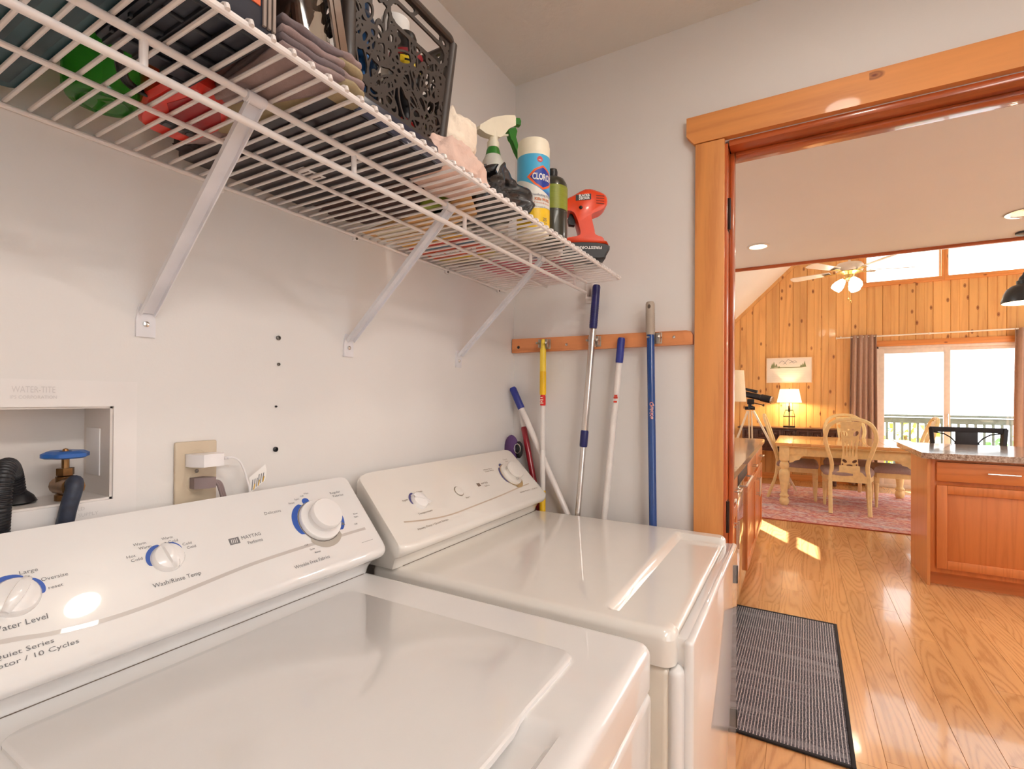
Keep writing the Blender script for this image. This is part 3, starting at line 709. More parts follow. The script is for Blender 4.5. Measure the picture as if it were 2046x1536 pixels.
def make_chair(label):
    t = thing('dining_chair', label, 'chair', (0, 0, 0), 0, 'cream dining chairs round the table', True)
    half = spl([(.187, 0), (.187, .15), (.188, .3), (.184, .42), (.172, .52), (.18, .61), (.212, .72), (.24, .84), (.235, .93), (.2, 1.02), (.115, 1.08), (0, 1.098)], 4)
    def ptv(y, z): return V((lean(z), y, z))
    for e in (1, -1):
        pts = [ptv(p.x*e, p.y) for p in half]; g = G()
        for side in (0,):
            vs = []; n = len(pts)
            for i, p in enumerate(pts):
                tt = (pts[min(i+1, n-1)]-pts[max(i-1, 0)]).normalized(); nx = tt.cross(V((1, 0, 0))).normalized(); dx = tt.cross(nx).normalized()
                w, h = .021, .018
                for sx, sy in ((-1, -.6), (-.6, -1), (.6, -1), (1, -.6), (1, .6), (.6, 1), (-.6, 1), (-1, .6)):
                    vs.append(p+nx*w*sx+dx*h*sy)
            fs = [(i*8+k, i*8+(k+1) % 8, (i+1)*8+(k+1) % 8, (i+1)*8+k) for i in range(n-1) for k in range(8)]+[tuple(range(8)), tuple((n-1)*8+k for k in range(8))]
            g.add(vs, fs)
        obj('back_frame', g, m_cream, t)
    obj('splat', plate(splat, -.13, .13, .545, 1.065, .0065, .014, lambda u, v, w: V((lean(v)+.006-w, u, v))), m_cream, t, 30)
    obj('lower_rail', G().prism([(-.17, .36), (.17, .36), (.17, .43), (.15, .44), (.125, .475), (.1, .485), (.1, .55), (-.1, .55), (-.1, .485), (-.125, .475), (-.15, .44), (-.17, .43)], -.16, -.138, 'yzx'), m_cream, t)
    sp_ = [(-.14, -.2), (.1, -.255), (.3, -.262), (.325, -.24), (.33, 0), (.325, .24), (.3, .262), (.1, .255), (-.14, .2)]
    obj('seat_frame', G().prism(sp_, .365, .425, 'xyz'), m_cream, t)
    g = G(); rows = ((1.0, .425), (1.03, .44), (1.03, .462), (.98, .487), (.85, .503), (.55, .512), (0, .515)); n = 40; vs = []
    ol = spl([(x, y, 0) for x, y in sp_]+[(-.14, -.2, 0)], 5)[:-1]; n = len(ol)
    for k, z in rows: vs += [V((.09+(p.x-.09)*k, p.y*k, z)) for p in ol]
    fs = [(r*n+i, r*n+(i+1) % n, (r+1)*n+(i+1) % n, (r+1)*n+i) for r in range(len(rows)-1) for i in range(n)]
    obj('seat_cushion', g.add(vs, fs), m_seat, t, 60)
    for e in (-1, 1):
        pr = [(.0, 0), (.013, 0), (.016, .03), (.019, .04), (.016, .05), (.027, .27), (.03, .285), (.024, .295), (.03, .305), (.0, .305)]
        obj('leg', G().lathe(pr, 14, (.30, e*.225, 0)).box(.272, .328, e*.225-.028, e*.225+.028, .3, .37, .003), m_cream, t)
    return t
c0 = make_chair('cream dining chair with its carved back towards the kitchen')
c0.location = (5.545, -1.4, RZ)
dup(c0, (6.20, -.78, RZ), -PI/2, 'cream dining chair seen side-on at the left end of the table, beside the telescope')
dup(c0, (6.22, -2.02, RZ), PI/2, 'cream dining chair at the table end beside the island, back by the glass door')
dup(c0, (6.87, -1.46, RZ), PI, 'cream dining chair on the far side of the table, arch showing behind the front chair')
# sideboard
sb = thing('sideboard', 'dark carved sideboard against the knotty pine wall', 'sideboard', (7.66, -.72, 0))
SX, SB0, SB1 = 7.50, -.08, -1.42
obj('top', G().box(SX-.03, XF-.02, SB1-.05, SB0+.07, .855, .878, .006), m_dark, sb)
obj('body', G().box(SX, XF-.02, SB1, SB0, .50, .855, .003), m_dark, sb)
n_ = 7; w_ = (SB0-SB1)/n_
for i in range(n_):
    a = SB0-w_*i
    for (z0, z1) in ((.52, .675), (.69, .845)):
        ym, zm = a-w_/2, (z0+z1)/2; h = .068
        g = G().box(SX-.012, SX, ym-.08, ym+.08, z0+.004, z1-.004, .003)
        for q, d in ((.066, .02), (.05, .012)):
            g.box(SX-d, SX-.005, ym-q, ym+q, zm-q, zm-q+.012, .002).box(SX-d, SX-.005, ym-q, ym+q, zm+q-.012, zm+q, .002).box(SX-d, SX-.005, ym-q, ym-q+.012, zm-q, zm+q, .002).box(SX-d, SX-.005, ym+q-.012, ym+q, zm-q, zm+q, .002)
        dwr = obj('drawer', g, m_dark, sb)
        obj('knob', G().ball((SX-.018, ym, zm), .02, n=12, m=6), m_dark, dwr)
for yy in (SB0-.05, SB1+.05):
    for x in (SX+.04, XF-.07):
        obj('leg', G().lathe([(0, 0), (.02, 0), (.026, .03), (.018, .1), (.026, .3), (.03, .45), (.03, .5), (0, .5)], 12, (x, yy, 0)), m_dark, sb)
obj('apron', G().prism([(SB0-.08, .5), (SB0-.5, .5), (-.7, .46), (-.75, .42), (-.8, .46), (SB1+.5, .5), (SB1+.08, .5)], SX+.01, SX+.03, 'yzx'), m_dark, sb)
# lamp on the sideboard
def shade_mat(name, e):
    nt = NT(name); pbr(nt, .8); nt.l(nt.ramp(nt.noise(nt.coord((1, 1, 1)), 160, 2), [(.3, srgb(240, 226, 196)), (.7, srgb(250, 240, 216))]), nt.b.inputs['Base Color'])
    nt.b.inputs['Emission Color'].default_value = (1, .88, .58, 1); nt.b.inputs['Emission Strength'].default_value = e; return nt.m
m_iron = M('dark_iron', (.04, .03, .028), .45, .7)
lx, ly, lz = 7.66, -.755, .879
tl = thing('table_lamp', 'lit table lamp with cream drum shade on the dark sideboard', 'lamp', (lx, ly, lz))
obj('lamp_base', G().box(lx-.07, lx+.07, ly-.085, ly+.085, lz, lz+.025, .005), m_iron, tl)
obj('lamp_stem', G().tube([(lx, ly, lz+.02), (lx, ly, lz+.40)], .008, 8).box(lx-.05, lx+.05, ly-.085, ly+.085, lz+.17, lz+.182, .002).box(lx-.04, lx+.04, ly-.058, ly+.058, lz+.27, lz+.282, .002).box(lx-.015, lx+.015, ly-.016, ly+.016, lz+.25, lz+.35, .003), m_iron, tl)
for e in (-1, 1):
    obj('lantern_rod', G().tube([(lx, ly+e*.08, lz+.18), (lx, ly+e*.055, lz+.275)], .004, 6).tube([(lx, ly+e*.075, lz+.02), (lx, ly+e*.075, lz+.17)], .003, 6), m_iron, tl)
obj('lantern_glass', G().tube([(lx, ly, lz+.026), (lx, ly, lz+.168)], .06, 16, False), m_glass, tl)
obj('lamp_shade', G().lathe([(.178, .40), (.135, .618), (.132, .618), (.175, .40)], 32, (lx, ly, lz)), shade_mat('lit_shade', 1.1), tl)
obj('bulb', G().ball((lx, ly, lz+.48), .03), M('lamp_bulb', (1, .9, .7), .5, emit=20, ecol=(1, .85, .55)), tl)
obj('finial', G().tube([(lx, ly, lz+.6), (lx, ly, lz+.635)], .006, 6), m_iron, tl)
point('table_lamp_bulb', (lx, ly, lz+.44), 26, (1, .72, .36), .04)
# floor lamp half hidden by the jamb
fx, fy = 6.0, -.085
fl_ = thing('floor_lamp', 'floor lamp with tall white tapered shade at the door jamb', 'lamp', (fx, fy, RZ))
obj('lamp_base', G().lathe([(0, .0), (.13, .0), (.13, .015), (.03, .03), (0, .03)], 24, (fx, fy, RZ)), m_iron, fl_)
obj('lamp_stem', G().tube([(fx, fy, .03), (fx, fy, 1.5)], .011, 10), m_iron, fl_)
obj('lamp_shade', G().lathe([(.178, 1.292), (.178, 1.30), (.148, 1.715), (.148, 1.724), (.144, 1.724), (.144, 1.715), (.174, 1.3)], 32, (fx, fy, 0)), shade_mat('unlit_shade', .0), fl_)
# telescope on a tripod
m_scope = M('telescope_black', (.012, .011, .016), .3, .2)
m_leg = M('pale_tripod', srgb(236, 222, 200), .4)
TZ = .0105
ts = thing('telescope', 'black telescope on a pale tripod in front of the pine wall', 'telescope', (6.9, -.23, 0))
hub = V((6.9, -.24, 1.17))
g = G(); a, b = V((7.0, -.06, 1.43)), V((6.86, -.54, 1.318)); d = (b-a).normalized()
obj('optical_tube', g.tube([a, b-d*.16, b-d*.155, b-d*.02, b], [.045, .045, .055, .055, .052], 20), m_scope, ts)
obj('lens_rim', G().tube([b-d*.01, b+d*.012], [.058, .058], 20).tube([b+d*.0125, b+d*.013], [.048, .03], 20), m_chrome, ts)
obj('lens', G().tube([b+d*.008, b+d*.0135], [.046, .046], 20), M('lens_glass', (.03, .05, .09), .05, 0, 1), ts)
obj('finder_scope', G().tube([a+d*.12+V((0, 0, .08)), a+d*.3+V((0, 0, .075))], [.02, .024], 12).bar(a+d*.2, a+d*.2+V((0, 0, .07)), .02, .02), m_scope, ts)
obj('eyepiece', G().tube([a+d*.06, a+d*.06+V((-.05, 0, .07))], .018, 10).ball(a+d*.07+V((-.06, 0, .09)), .022), m_scope, ts)
obj('mount', G().tube([hub, hub+V((0, 0, .1))], .028, 12).box(6.87, 6.93, -.3, -.2, 1.25, 1.33, .01).ball(hub+V((-.03, -.03, .03)), .03).bar(hub+V((0, .07, .02)), hub+V((0, -.07, .02)), .03, .05), m_scope, ts)
obj('slow_motion_knob', G().tube([(6.88, -.3, 1.27), (6.84, -.42, 1.24)], .008, 6).tube([(6.84, -.42, 1.24), (6.835, -.44, 1.235)], .018, 10), m_scope, ts)
for k, (dx, dy) in enumerate(((-.12, .40), (.12, -.02), (-.20, -.62))):
    a = hub+V((dx*.06, dy*.08, -.02)); b = V((hub.x+dx, hub.y+dy, TZ+.006)); s_ = V((.02, 0, 0)) if abs(dy) > abs(dx) else V((0, .02, 0))
    lo = a+(b-a)*.55
    obj('leg', G().bar(a+s_, lo+s_, .016, .026).bar(a-s_, lo-s_, .016, .026).bar(a+(b-a)*.4, b, .016, .026), m_leg, ts)
# picture
m_canvas = M('picture_canvas', srgb(236, 228, 222), .8, 0, 0, .03, 6)
m_sage = M('sage_ink', srgb(128, 136, 104), .9); m_greyink = M('grey_ink', srgb(150, 146, 150), .9)
pc = thing('picture', 'white canvas picture with mountains and pine trees on the pine wall', 'picture', (XF-.01, -.745, 1.81))
PX = XF-.018
obj('canvas', G().box(PX, XF, -1.07, -.416, 1.608, 2.02, .004), m_canvas, pc)
def frm(y0, y1, z0, z1): return G().box(PX-.004, PX+.01, y0, y1, z0, z1, .002)
g = frm(-1.074, -.412, 1.604, 1.614); g.merge(frm(-1.074, -.412, 2.014, 2.024)); g.merge(frm(-1.074, -1.064, 1.604, 2.024)); g.merge(frm(-.422, -.412, 1.604, 2.024))
obj('frame', g, M('picture_frame', srgb(238, 214, 188), .6), pc)
g = G()
def ink(pts, w):
    gg = G()
    for a, b in zip(pts, pts[1:]): gg.bar((PX-.0008, a[0], a[1]), (PX-.0008, b[0], b[1]), w, .0012, (1, 0, 0))
    return gg
g.merge(ink([(-.6, 1.93), (-.645, 1.975), (-.67, 1.955), (-.7, 1.94), (-.68, 1.92)], .006)); g.merge(ink([(-.7, 1.95), (-.73, 1.99), (-.77, 1.975), (-.8, 1.95), (-.83, 1.97), (-.86, 1.94)], .006))
g.merge(ink([(-.66, 1.915), (-.69, 1.93), (-.715, 1.91)], .005)); g.merge(ink([(-.75, 1.93), (-.79, 1.955), (-.81, 1.93), (-.84, 1.945)], .007))
obj('mountain_drawing', g, m_greyink, pc)
g = ink([(-.47, 1.85), (-.55, 1.857), (-.65, 1.86), (-.78, 1.857), (-.93, 1.862), (-.99, 1.875)], .012)
for (yy, z, h) in ((-.5, 1.87, .07), (-.525, 1.875, .09), (-.56, 1.88, .05), (-.97, 1.875, .09), (-.945, 1.87, .06), (-.92, 1.87, .04), (-.6, 1.86, .03)):
    g.add([(PX-.0012, yy-.022, z-.01), (PX-.0012, yy+.022, z-.01), (PX-.0012, yy, z+h)], [(0, 1, 2)])
obj('tree_drawing', g, m_sage, pc, 0)
g = G()
for k, z in enumerate((1.8, 1.77, 1.74, 1.71, 1.68, 1.65)): g.merge(ink([(-.5, z), (-.98, z+.004)], .003))
obj('faint_lines', g, M('pale_ink', srgb(224, 210, 200), .9), pc, 0)
# curtains and rod
RX = XF-.075
cr = thing('curtain_rod', 'thin white curtain rod above the sliding glass door', 'rod', (RX, -2.6, 2.31))
obj('rod', G().tube([(RX, -1.41, 2.30), (RX, -3.95, 2.325)], .011, 10), m_ring, cr)
obj('finial', G().tube([(RX, -1.41, 2.3), (RX, -1.395, 2.3)], .018, 12), m_ring, cr)
for yy in (-1.46, -2.55, -3.9):
    obj('bracket', G().bar((RX, yy, 2.31), (XF+.0, yy, 2.31), .012, .02).tube([(RX, yy-.008, 2.31), (RX, yy+.008, 2.31)], .017, 10), m_ring, cr)
m_curt = M('taupe_curtain', srgb(176, 146, 132), .9, 0, 0, .05, 30, .15, 300)
def curtain(y0, y1, label, seed, flare):
    rr = random.Random(seed); k = 4.5
    def fn(u, v):
        z = .02+v*2.31; yy = y0+(y1-y0)*u; mid = (y0+y1)/2
        yy = mid+(yy-mid)*(1+flare*(1-v)); ph = u*k*2*PI
        return (RX-.012+-.004+.042*math.sin(ph+.5*math.sin(v*3))*(.55+.45*(1-v))+.012*math.sin(u*23), yy, z)
    o = obj('curtain', G().grid(90, 16, fn), m_curt, None, 180); sm = o.modifiers.new('thick', 'SOLIDIFY'); sm.thickness = .004
    return tag(o, label, 'curtain')
curtain(-1.585, -1.915, 'taupe curtain hanging left of the sliding glass door', 1, .12)
curtain(-3.46, -3.85, 'taupe curtain at the right edge of the sliding glass door', 2, .1)
# ceiling fan
FX, FYY, FZ = 5.5, -1.40, 2.845
fan = thing('ceiling_fan', 'white five-bladed ceiling fan with lit frosted glass shades', 'fan', (FX, FYY, vault(FYY)))
m_fw = M('fan_white', srgb(240, 230, 222), .35); m_brass = M('fan_brass', srgb(222, 190, 120), .25, .9)
obj('downrod', G().tube([(FX, FYY, FZ+.1), (FX, FYY, vault(FYY)-.01)], .012, 10).lathe([(0, .01), (.07, .0), (.05, -.09), (.02, -.1), (0, -.1)], 20, (FX, FYY, vault(FYY)-.02)), m_fw, fan)
obj('motor_housing', G().lathe([(0, .10), (.05, .1), (.12, .085), (.14, .06), (.14, .01), (.125, -.015), (.06, -.02), (0, -.02)], 32, (FX, FYY, FZ)), m_fw, fan)
obj('brass_band', G().lathe([(.125, -.012), (.128, -.022), (.08, -.03), (.05, -.045), (.045, -.09), (0, -.095)], 28, (FX, FYY, FZ)), m_brass, fan)
aw = math.atan2(FYY+.89, FX+1.557)
for k in range(5):
    a = aw+k*2*PI/5; R_m = Matrix.Translation((FX, FYY, FZ)) @ Matrix.Rotation(a, 4, 'Z')
    arm = G().bar((.08, 0, -.015), (.2, 0, -.018), .03, .006).add([(.18, -.035, -.016), (.27, -.045, -.018), (.27, .045, -.018), (.18, .035, -.016)], [(0, 1, 2, 3)])
    bl = obj('blade', G().prism([(.2, -.045), (.6, -.065), (.64, -.05), (.65, 0), (.64, .05), (.6, .065), (.2, .045)], -.003, .003, 'xyz').xf(R_m @ Matrix.Rotation(.2, 4, 'X')), m_fw, fan)
    obj('blade_arm', arm.xf(R_m), m_brass, bl)
m_fgl = M('frosted_glow', (1, .96, .88), .5, emit=14, ecol=(1, .88, .7))
for k in range(3):
    a = aw+PI+.6+k*2*PI/3
    Rm = Matrix.Translation((FX, FYY, FZ-.08)) @ Matrix.Rotation(a, 4, 'Z') @ Matrix.Rotation(math.radians(-38), 4, 'Y')
    obj('glass_shade', G().lathe([(.02, -.03), (.035, -.05), (.055, -.1), (.06, -.14), (.052, -.17)], 20).xf(Matrix.Translation((0, 0, 0))).xf(Rm @ Matrix.Translation((.03, 0, -.02))), m_fgl, fan)
    obj('lamp_holder', G().tube([(0, 0, 0), (.03, 0, -.055)], .018, 10).xf(Rm), m_brass, fan)
for dx, L in ((.01, .24), (-.012, .27)):
    obj('pull_chain', G().tube([(FX-.03, FYY+dx, FZ-.09), (FX-.03, FYY+dx, FZ-.09-L)], .0018, 5).ball((FX-.03, FYY+dx, FZ-.1-L), .009, .009, .016), m_brass, fan)
# ================================================================== LAUNDRY: MACHINES
T = .945
def face_fn(y0=-.143, z0=1.007, a=.107, b=.1335):
    L = math.hypot(a, b)
    def fn(u, v, w=0):
        return V((u, y0+v*a/L-w*b/L, z0+v*b/L+w*a/L))
    return fn
def console(g, xl, xr, dy, zb, tl=.01, tr=.01, rd=.02, pr=None):
    pr = pr or [(-.030, zb), (-.027, 1.122), (-.0285, 1.133), (-.032, 1.139), (-.037, 1.1405), (-.1445, 1.0055), (-.1495, .9985), (-.1505, .992), (-.1475, .985), (-.140, .980), (-.129, .976), (-.119, .969), (-.1125, .959), (-.107, zb)]
    cy, cz = (-.09 if len(pr) < 1 else sum(q[0] for q in pr)/len(pr)), 1.045; vs = []; n = len(pr); secs = []
    for e, x, tp in ((-1, xl, tl), (1, xr, tr)):
        rows = [(.0, .86), (rd*.06, .915), (rd*.25, .962), (rd*.55, .988), (rd, 1.0)]
        if e > 0: rows = rows[::-1]
        for d, k in rows: secs.append((x, e, d, k, tp))
    for x, e, d, k, tp in secs:
        for (yy, z) in pr:
            z2 = cz+(z-cz)*k if z > .978 else z; y2 = cy+(yy-cy)*k if z > .978 else yy+(0 if k == 1 else (1-k)*.03*(1 if yy < -.05 else -1))
            sh = tp*max(0, min(1, (z-.99)/.15))+(.014 *sstep((.982-z)/.02)*1.0 if z < .982 else 0)
            vs.append((x-e*(d+sh), y2+dy, z2))
    m = len(secs)
    fs = [(s*n+i, s*n+(i+1) % n, (s+1)*n+(i+1) % n, (s+1)*n+i) for s in range(m-1) for i in range(n)]+[tuple(range(n)), tuple((m-1)*n+i for i in range(n))]
    return g.add(vs, fs)
def arc(g, F, cu, cv, r0, r1, a0, a1, w=.0008, n=18, taper=True):
    A, B = [], []
    for i in range(n+1):
        a = math.radians(a0+(a1-a0)*i/n); k = math.sin(PI*i/n)**.35 if taper else 1
        A.append(F(cu+r0*math.cos(a), cv+r0*math.sin(a), w)); B.append(F(cu+(r0+(r1-r0)*k)*math.cos(a), cv+(r0+(r1-r0)*k)*math.sin(a), w))
    return g.ribbon(A, B)
def disc_prof(F, cu, cv, prof, n=28):
    g = G(); vs = []; k = len(prof)
    for i in range(n):
        a = 2*PI*i/n
        for r, w in prof: vs.append(F(cu+r*math.cos(a), cv+r*math.sin(a), w))
    return g.add(vs, [(i*k+q, ((i+1) % n)*k+q, ((i+1) % n)*k+q+1, i*k+q+1) for i in range(n) for q in range(k-1)])
m_blue = M('dial_blue', srgb(52, 92, 178), .4); m_pblue = M('dial_slate', srgb(84, 82, 132), .4); m_grey = M('dial_grey', srgb(176, 168, 158), .4); m_gold = M('dial_tan', srgb(178, 150, 104), .4)
m_knob = M('knob_white', (.86, .84, .83), .22, 0, .3, .01)
m_stripe = M('swoosh_grey', srgb(196, 190, 186), .3, 0, .3, .02)
m_bisque = M('warm_enamel', (.80, .765, .715), .3, 0, 1, .01)
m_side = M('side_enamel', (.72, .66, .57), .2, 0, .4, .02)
m_seam = M('seam_brown', srgb(110, 96, 84), .7)
m_gap = M('dark_gap', (.20, .17, .15), .8)
def tri_mark(F, u, v, w, s, ang):
    c, n = math.cos(ang), math.sin(ang); f = lambda a, b: F(u+a*c-b*n, v+a*n+b*c, w)
    return G().add([f(-s, -s), f(-s, s), f(s, 0)], [(0, 1, 2)])
def prints(F, items, parent, m=None, du=0):
    for s, u, v, w, size in items:
        obj('lettering', text(s, size, lambda a, b, c, u=u+du, v=v+.0148: F(u+a, v+b, .0006+c), w=w), m or m_print, parent, 0)
def round_top(x0, x1, y0, y1, rc, re, top, extra=None):
    def f(x, y):
        cx, cy = (x0+x1)/2, (y0+y1)/2; qx, qy = abs(x-cx)-(x1-x0)/2+rc, abs(y-cy)-(y1-y0)/2+rc
        sd = math.hypot(max(qx, 0), max(qy, 0))+min(max(qx, qy), 0)-rc
        d = max(0, min(re, re+sd)); z = top-(re-math.sqrt(max(0, re*re-d*d)))
        if extra: z += extra(x, y)
        return z
    return f
def lines(a, b, step, edge, dense):
    out = []; t = 0
    for k in range(dense+1): out.append(a+edge*(1-math.cos(PI/2*k/dense)))
    n = max(2, int((b-a-2*edge)/step)); out += [a+edge+(b-a-2*edge)*i/n for i in range(1, n)]
    out += [b-edge*(1-math.cos(PI/2*k/dense)) for k in range(dense, -1, -1)]
    return out
def sstep(t): t = max(0, min(1, t)); return t*t*(3-2*t)
# ---- washer
wx0, wx1, wy0, wy1 = -1.475, -.789, -.70, -.03
ws = thing('washer', 'white top-loading washing machine with three control dials nearest the camera', 'washer', ((wx0+wx1)/2, -.36, 0))
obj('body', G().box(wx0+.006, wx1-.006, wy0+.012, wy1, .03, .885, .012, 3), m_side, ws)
obj('front_panel', G().box(wx0+.004, wx1-.004, wy0+.0, wy0+.03, .06, .872, .012, 4), m_white, ws)
def scoop(x, y):
    return -.016*sstep((.095-abs(x+1.135))/.03)*sstep((.665+y)/.012)*sstep((-.565-y)/.01)
obj('top', slab(lines(wx0, wx1, .0065, .02, 6), lines(wy0, wy1, .007, .02, 6), round_top(wx0, wx1, wy0, wy1, .022, .018, T, scoop), .882, .022), m_white, ws, 40)
obj('gap', G().box(wx0+.012, wx1-.012, wy0+.012, wy1, .87, .884), m_gap, ws)
lo = rpoly(-1.372, -.894, -.617, -.160, .022, 6)
out = []
for i, (x, y) in enumerate(lo):
    out.append((x, y))
    nx, ny = lo[(i+1) % len(lo)]
    if y < -.61 and ny < -.61 and nx-x > .2:      # the front edge: a lip that dips over the finger recess
        out += [(-1.235, -.617), (-1.215, -.6185), (-1.195, -.6235), (-1.13, -.6245), (-1.085, -.6235), (-1.06, -.6185), (-1.04, -.617)]
g = G(); n = len(out)
ins = [(x+(.0022 if x < -1.13 else -.0022), y+(.0022 if y < -.39 else -.0022)) for x, y in out]
g.add([(x, y, T-.002) for x, y in out]+[(x, y, T+.0045) for x, y in out]+[(x, y, T+.0065) for x, y in ins],
      [tuple(range(n))[::-1], tuple(range(2*n, 3*n))]+[(k*n+i, k*n+(i+1) % n, (k+1)*n+(i+1) % n, (k+1)*n+i) for k in (0, 1) for i in range(n)])
obj('lid', g, m_white, ws, 40)
cw = obj('console', console(G(), wx0+.002, -.786, 0, T), m_white, ws, 50)
obj('console_seam', G().box(wx0+.03, -.81, -.1082, -.1055, T-.002, T+.0009), m_seam, ws)
F = face_fn()
def stripes(F, top, bot, parent, m):
    n = 4; A = spl([(u, v, 0) for u, v in top], n); B = spl([(u, v, 0) for u, v in bot], n)
    obj('swoosh_stripe', G().ribbon([F(p.x, p.y, .0006) for p in A], [F(p.x, p.y, .0006) for p in B]), m, parent, 0)
top_ = [(-1.45, .048), (-1.358, .040), (-1.317, .032), (-1.269, .028), (-1.212, .029), (-1.145, .0355), (-1.064, .043), (-.968, .046), (-.853, .047), (-.815, .047)]
stripes(F, top_, [(u, v-.0055) for u, v in top_], cw, m_stripe)
k3 = obj('dial', disc_prof(F, -.908, .085, [(0, .010), (.026, .010), (.0415, .009), (.0425, .007), (.0425, 0)]), m_knob, cw)
obj('dial_grip', disc_prof(F, -.908, .085, [(0, .0335), (.022, .0335), (.0295, .0325), (.031, .030), (.031, .0225), (.028, .021), (.0255, .017), (.0285, .009)]), m_knob, k3)
obj('pointer_mark', tri_mark(F, -.869, .062, .0106, .004, -.6), m_print, k3, 0)
obj('dial_ring', disc_prof(F, -.908, .085, [(.0425, .0012), (.0445, .0012)]), m_gap, cw)
for r1_, a0_, a1_ in ((.056, 205, 118), (.054, 112, 92), (.055, 28, -40)): obj('dial_arc', arc(G(), F, -.908, .085, .0446, r1_, a0_, a1_), m_blue, cw, 0)
obj('dial_arc', arc(G(), F, -.908, .085, .0446, .056, -44, -140), m_grey, cw, 0, label='grey arc under the large dial')
for (cu, cv, r, a0, a1, b0, b1, pa) in ((-1.1745, .086, .0215, 196, 100, 82, 18, 1.75), (-1.339, .084, .0235, 170, 60, 52, -8, .95)):
    kb = obj('knob', disc_prof(F, cu, cv, [(0, .0135), (r*.6, .0128), (r*.88, .010), (r*.98, .006), (r, .001), (r, 0)]), m_knob, cw)
    c, s = math.cos(pa), math.sin(pa); gg = G(); n = 14; A = []
    for i in range(n+1):
        t = -1+2*i/n; hh = .0125+.009*math.sin(PI*i/n)**.6; ww = r*.26*math.sqrt(max(.05, 1-t*t*.7)); A.append((t*r*.96, ww, hh))
    vs = []
    for t, ww, hh in A:
        for q, z in ((-ww*1.3, .004), (-ww, hh*.9), (0, hh), (ww, hh*.9), (ww*1.3, .004)): vs.append(F(cu+t*c-q*s, cv+t*s+q*c, z))
    obj('grip', gg.add(vs, [(i*5+k, i*5+k+1, (i+1)*5+k+1, (i+1)*5+k) for i in range(n) for k in range(4)]), m_knob, kb, 60)
    obj('pointer_mark', tri_mark(F, cu+r*.80*c, cv+r*.80*s, .0155, .0028, pa), m_print, kb, 0)
    obj('dial_arc', arc(G(), F, cu, cv, r*1.02, r*1.3, a0, a1), m_blue, cw, 0); obj('dial_arc', arc(G(), F, cu, cv, r*1.02, r*1.25, b0, b1), m_blue, cw, 0)
prints(F, [('Water Level', -1.334, .0365, .05, .01), ('Wash/Rinse Temp', -1.165, .0355, .064, .009), ('Wrinkle Free Fabrics', -.953, -.003, .074, .009), ('MAYTAG', -1.039, .0735, .034, .009), ('Performa', -1.036, .0625, .026, .008),
           ('Delicates', -.985, .108, .032, .008), ('Regular', -.838, .1225, .026, .007), ('Fabrics', -.834, .1145, .026, .007), ('Large', -1.316, .0985, .017, .007), ('Oversize', -1.294, .0835, .026, .007), ('reset', -1.2955, .071, .014, .006),
           ('Hot', -1.211, .0865, .011, .006), ('Cold', -1.2055, .080, .014, .006), ('Warm', -1.196, .1025, .016, .006), ('Warm', -1.191, .0955, .016, .006), ('Warm', -1.160, .1025, .015, .006), ('Cold', -1.154, .0955, .013, .006), ('Cold', -1.137, .0865, .013, .006), ('Cold', -1.133, .0795, .013, .006),
           ('Super Capacity / Quiet Series', -1.372, .0055, .125, .008), ('2 Speed Motor / 10 Cycles', -1.347, -.0045, .118, .008),
           ('Rinse', -.942, .118, .012, .005), ('Spin', -.928, .124, .010, .005), ('Off', -.915, .128, .008, .005), ('Max', -.903, .1325, .010, .005), ('Rinse', -.815, .066, .011, .005), ('Spin', -.817, .059, .010, .005), ('Off', -.826, .044, .008, .005),
           ('Off', -.951, .030, .008, .005), ('Spin', -.943, .020, .010, .005), ('Rinse', -.935, .012, .012, .005)], cw, None, -.006)
g = G().add([F(-1.083, .081, .0006), F(-1.066, .081, .0006), F(-1.066, .0925, .0006), F(-1.083, .0925, .0006)], [(0, 1, 2, 3)])
lg = obj('logo_badge', g, M('badge_grey', srgb(120, 118, 120), .4), cw, 0)
g = G()
for a in (-1.0795, -1.0765, -1.0735, -1.0705): g.add([F(a-.0008, .083, .001), F(a+.0002, .083, .001), F(a+.0012, .0905, .001), F(a+.0002, .0905, .001)], [(0, 1, 2, 3)])
obj('logo_bars', g, m_knob, lg, 0)
obj('thin_print_line', G().add([F(-.84, .017, .0006), F(-.81, .017, .0006), F(-.81, .0176, .0006), F(-.84, .0176, .0006)], [(0, 1, 2, 3)]), m_print, cw, 0)
# ---- dryer
dx0, dx1, dy0, dy1 = -.752, -.080, -.722, -.065
ds = thing('dryer', 'white clothes dryer with recessed front top, beside the doorway', 'dryer', ((dx0+dx1)/2, -.39, 0))
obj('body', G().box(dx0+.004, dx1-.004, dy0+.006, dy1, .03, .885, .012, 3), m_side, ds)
def recess(x, y):
    return -.0145*sstep((-.596-y)/.016)*sstep((x+.712)/.012)*sstep((-.125-x)/.012)
obj('top', slab(lines(dx0, dx1, .0065, .02, 6), lines(dy0, dy1, .006, .02, 6), round_top(dx0, dx1, dy0, dy1, .022, .016, T, recess), .888, .022), m_bisque, ds, 40)
obj('front_frame', G().box(dx0+.004, dx1-.004, dy0-.012, dy0+.012, .05, .885, .010, 3), m_white, ds)
obj('door_top', G().box(dx0+.03, dx1-.02, dy0-.02, dy0+.002, .86, .9275, .004), m_white, ds)
dd_ = obj('door', G().box(dx0+.022, dx1-.012, dy0-.026, dy0-.010, .08, .928, .007, 4), m_white, ds)
for z in (.845, .46):
    obj('hinge', G().box(dx1-.018, dx1-.010, dy0-.0285, dy0-.012, z-.024, z+.024, .002), m_black, dd_)
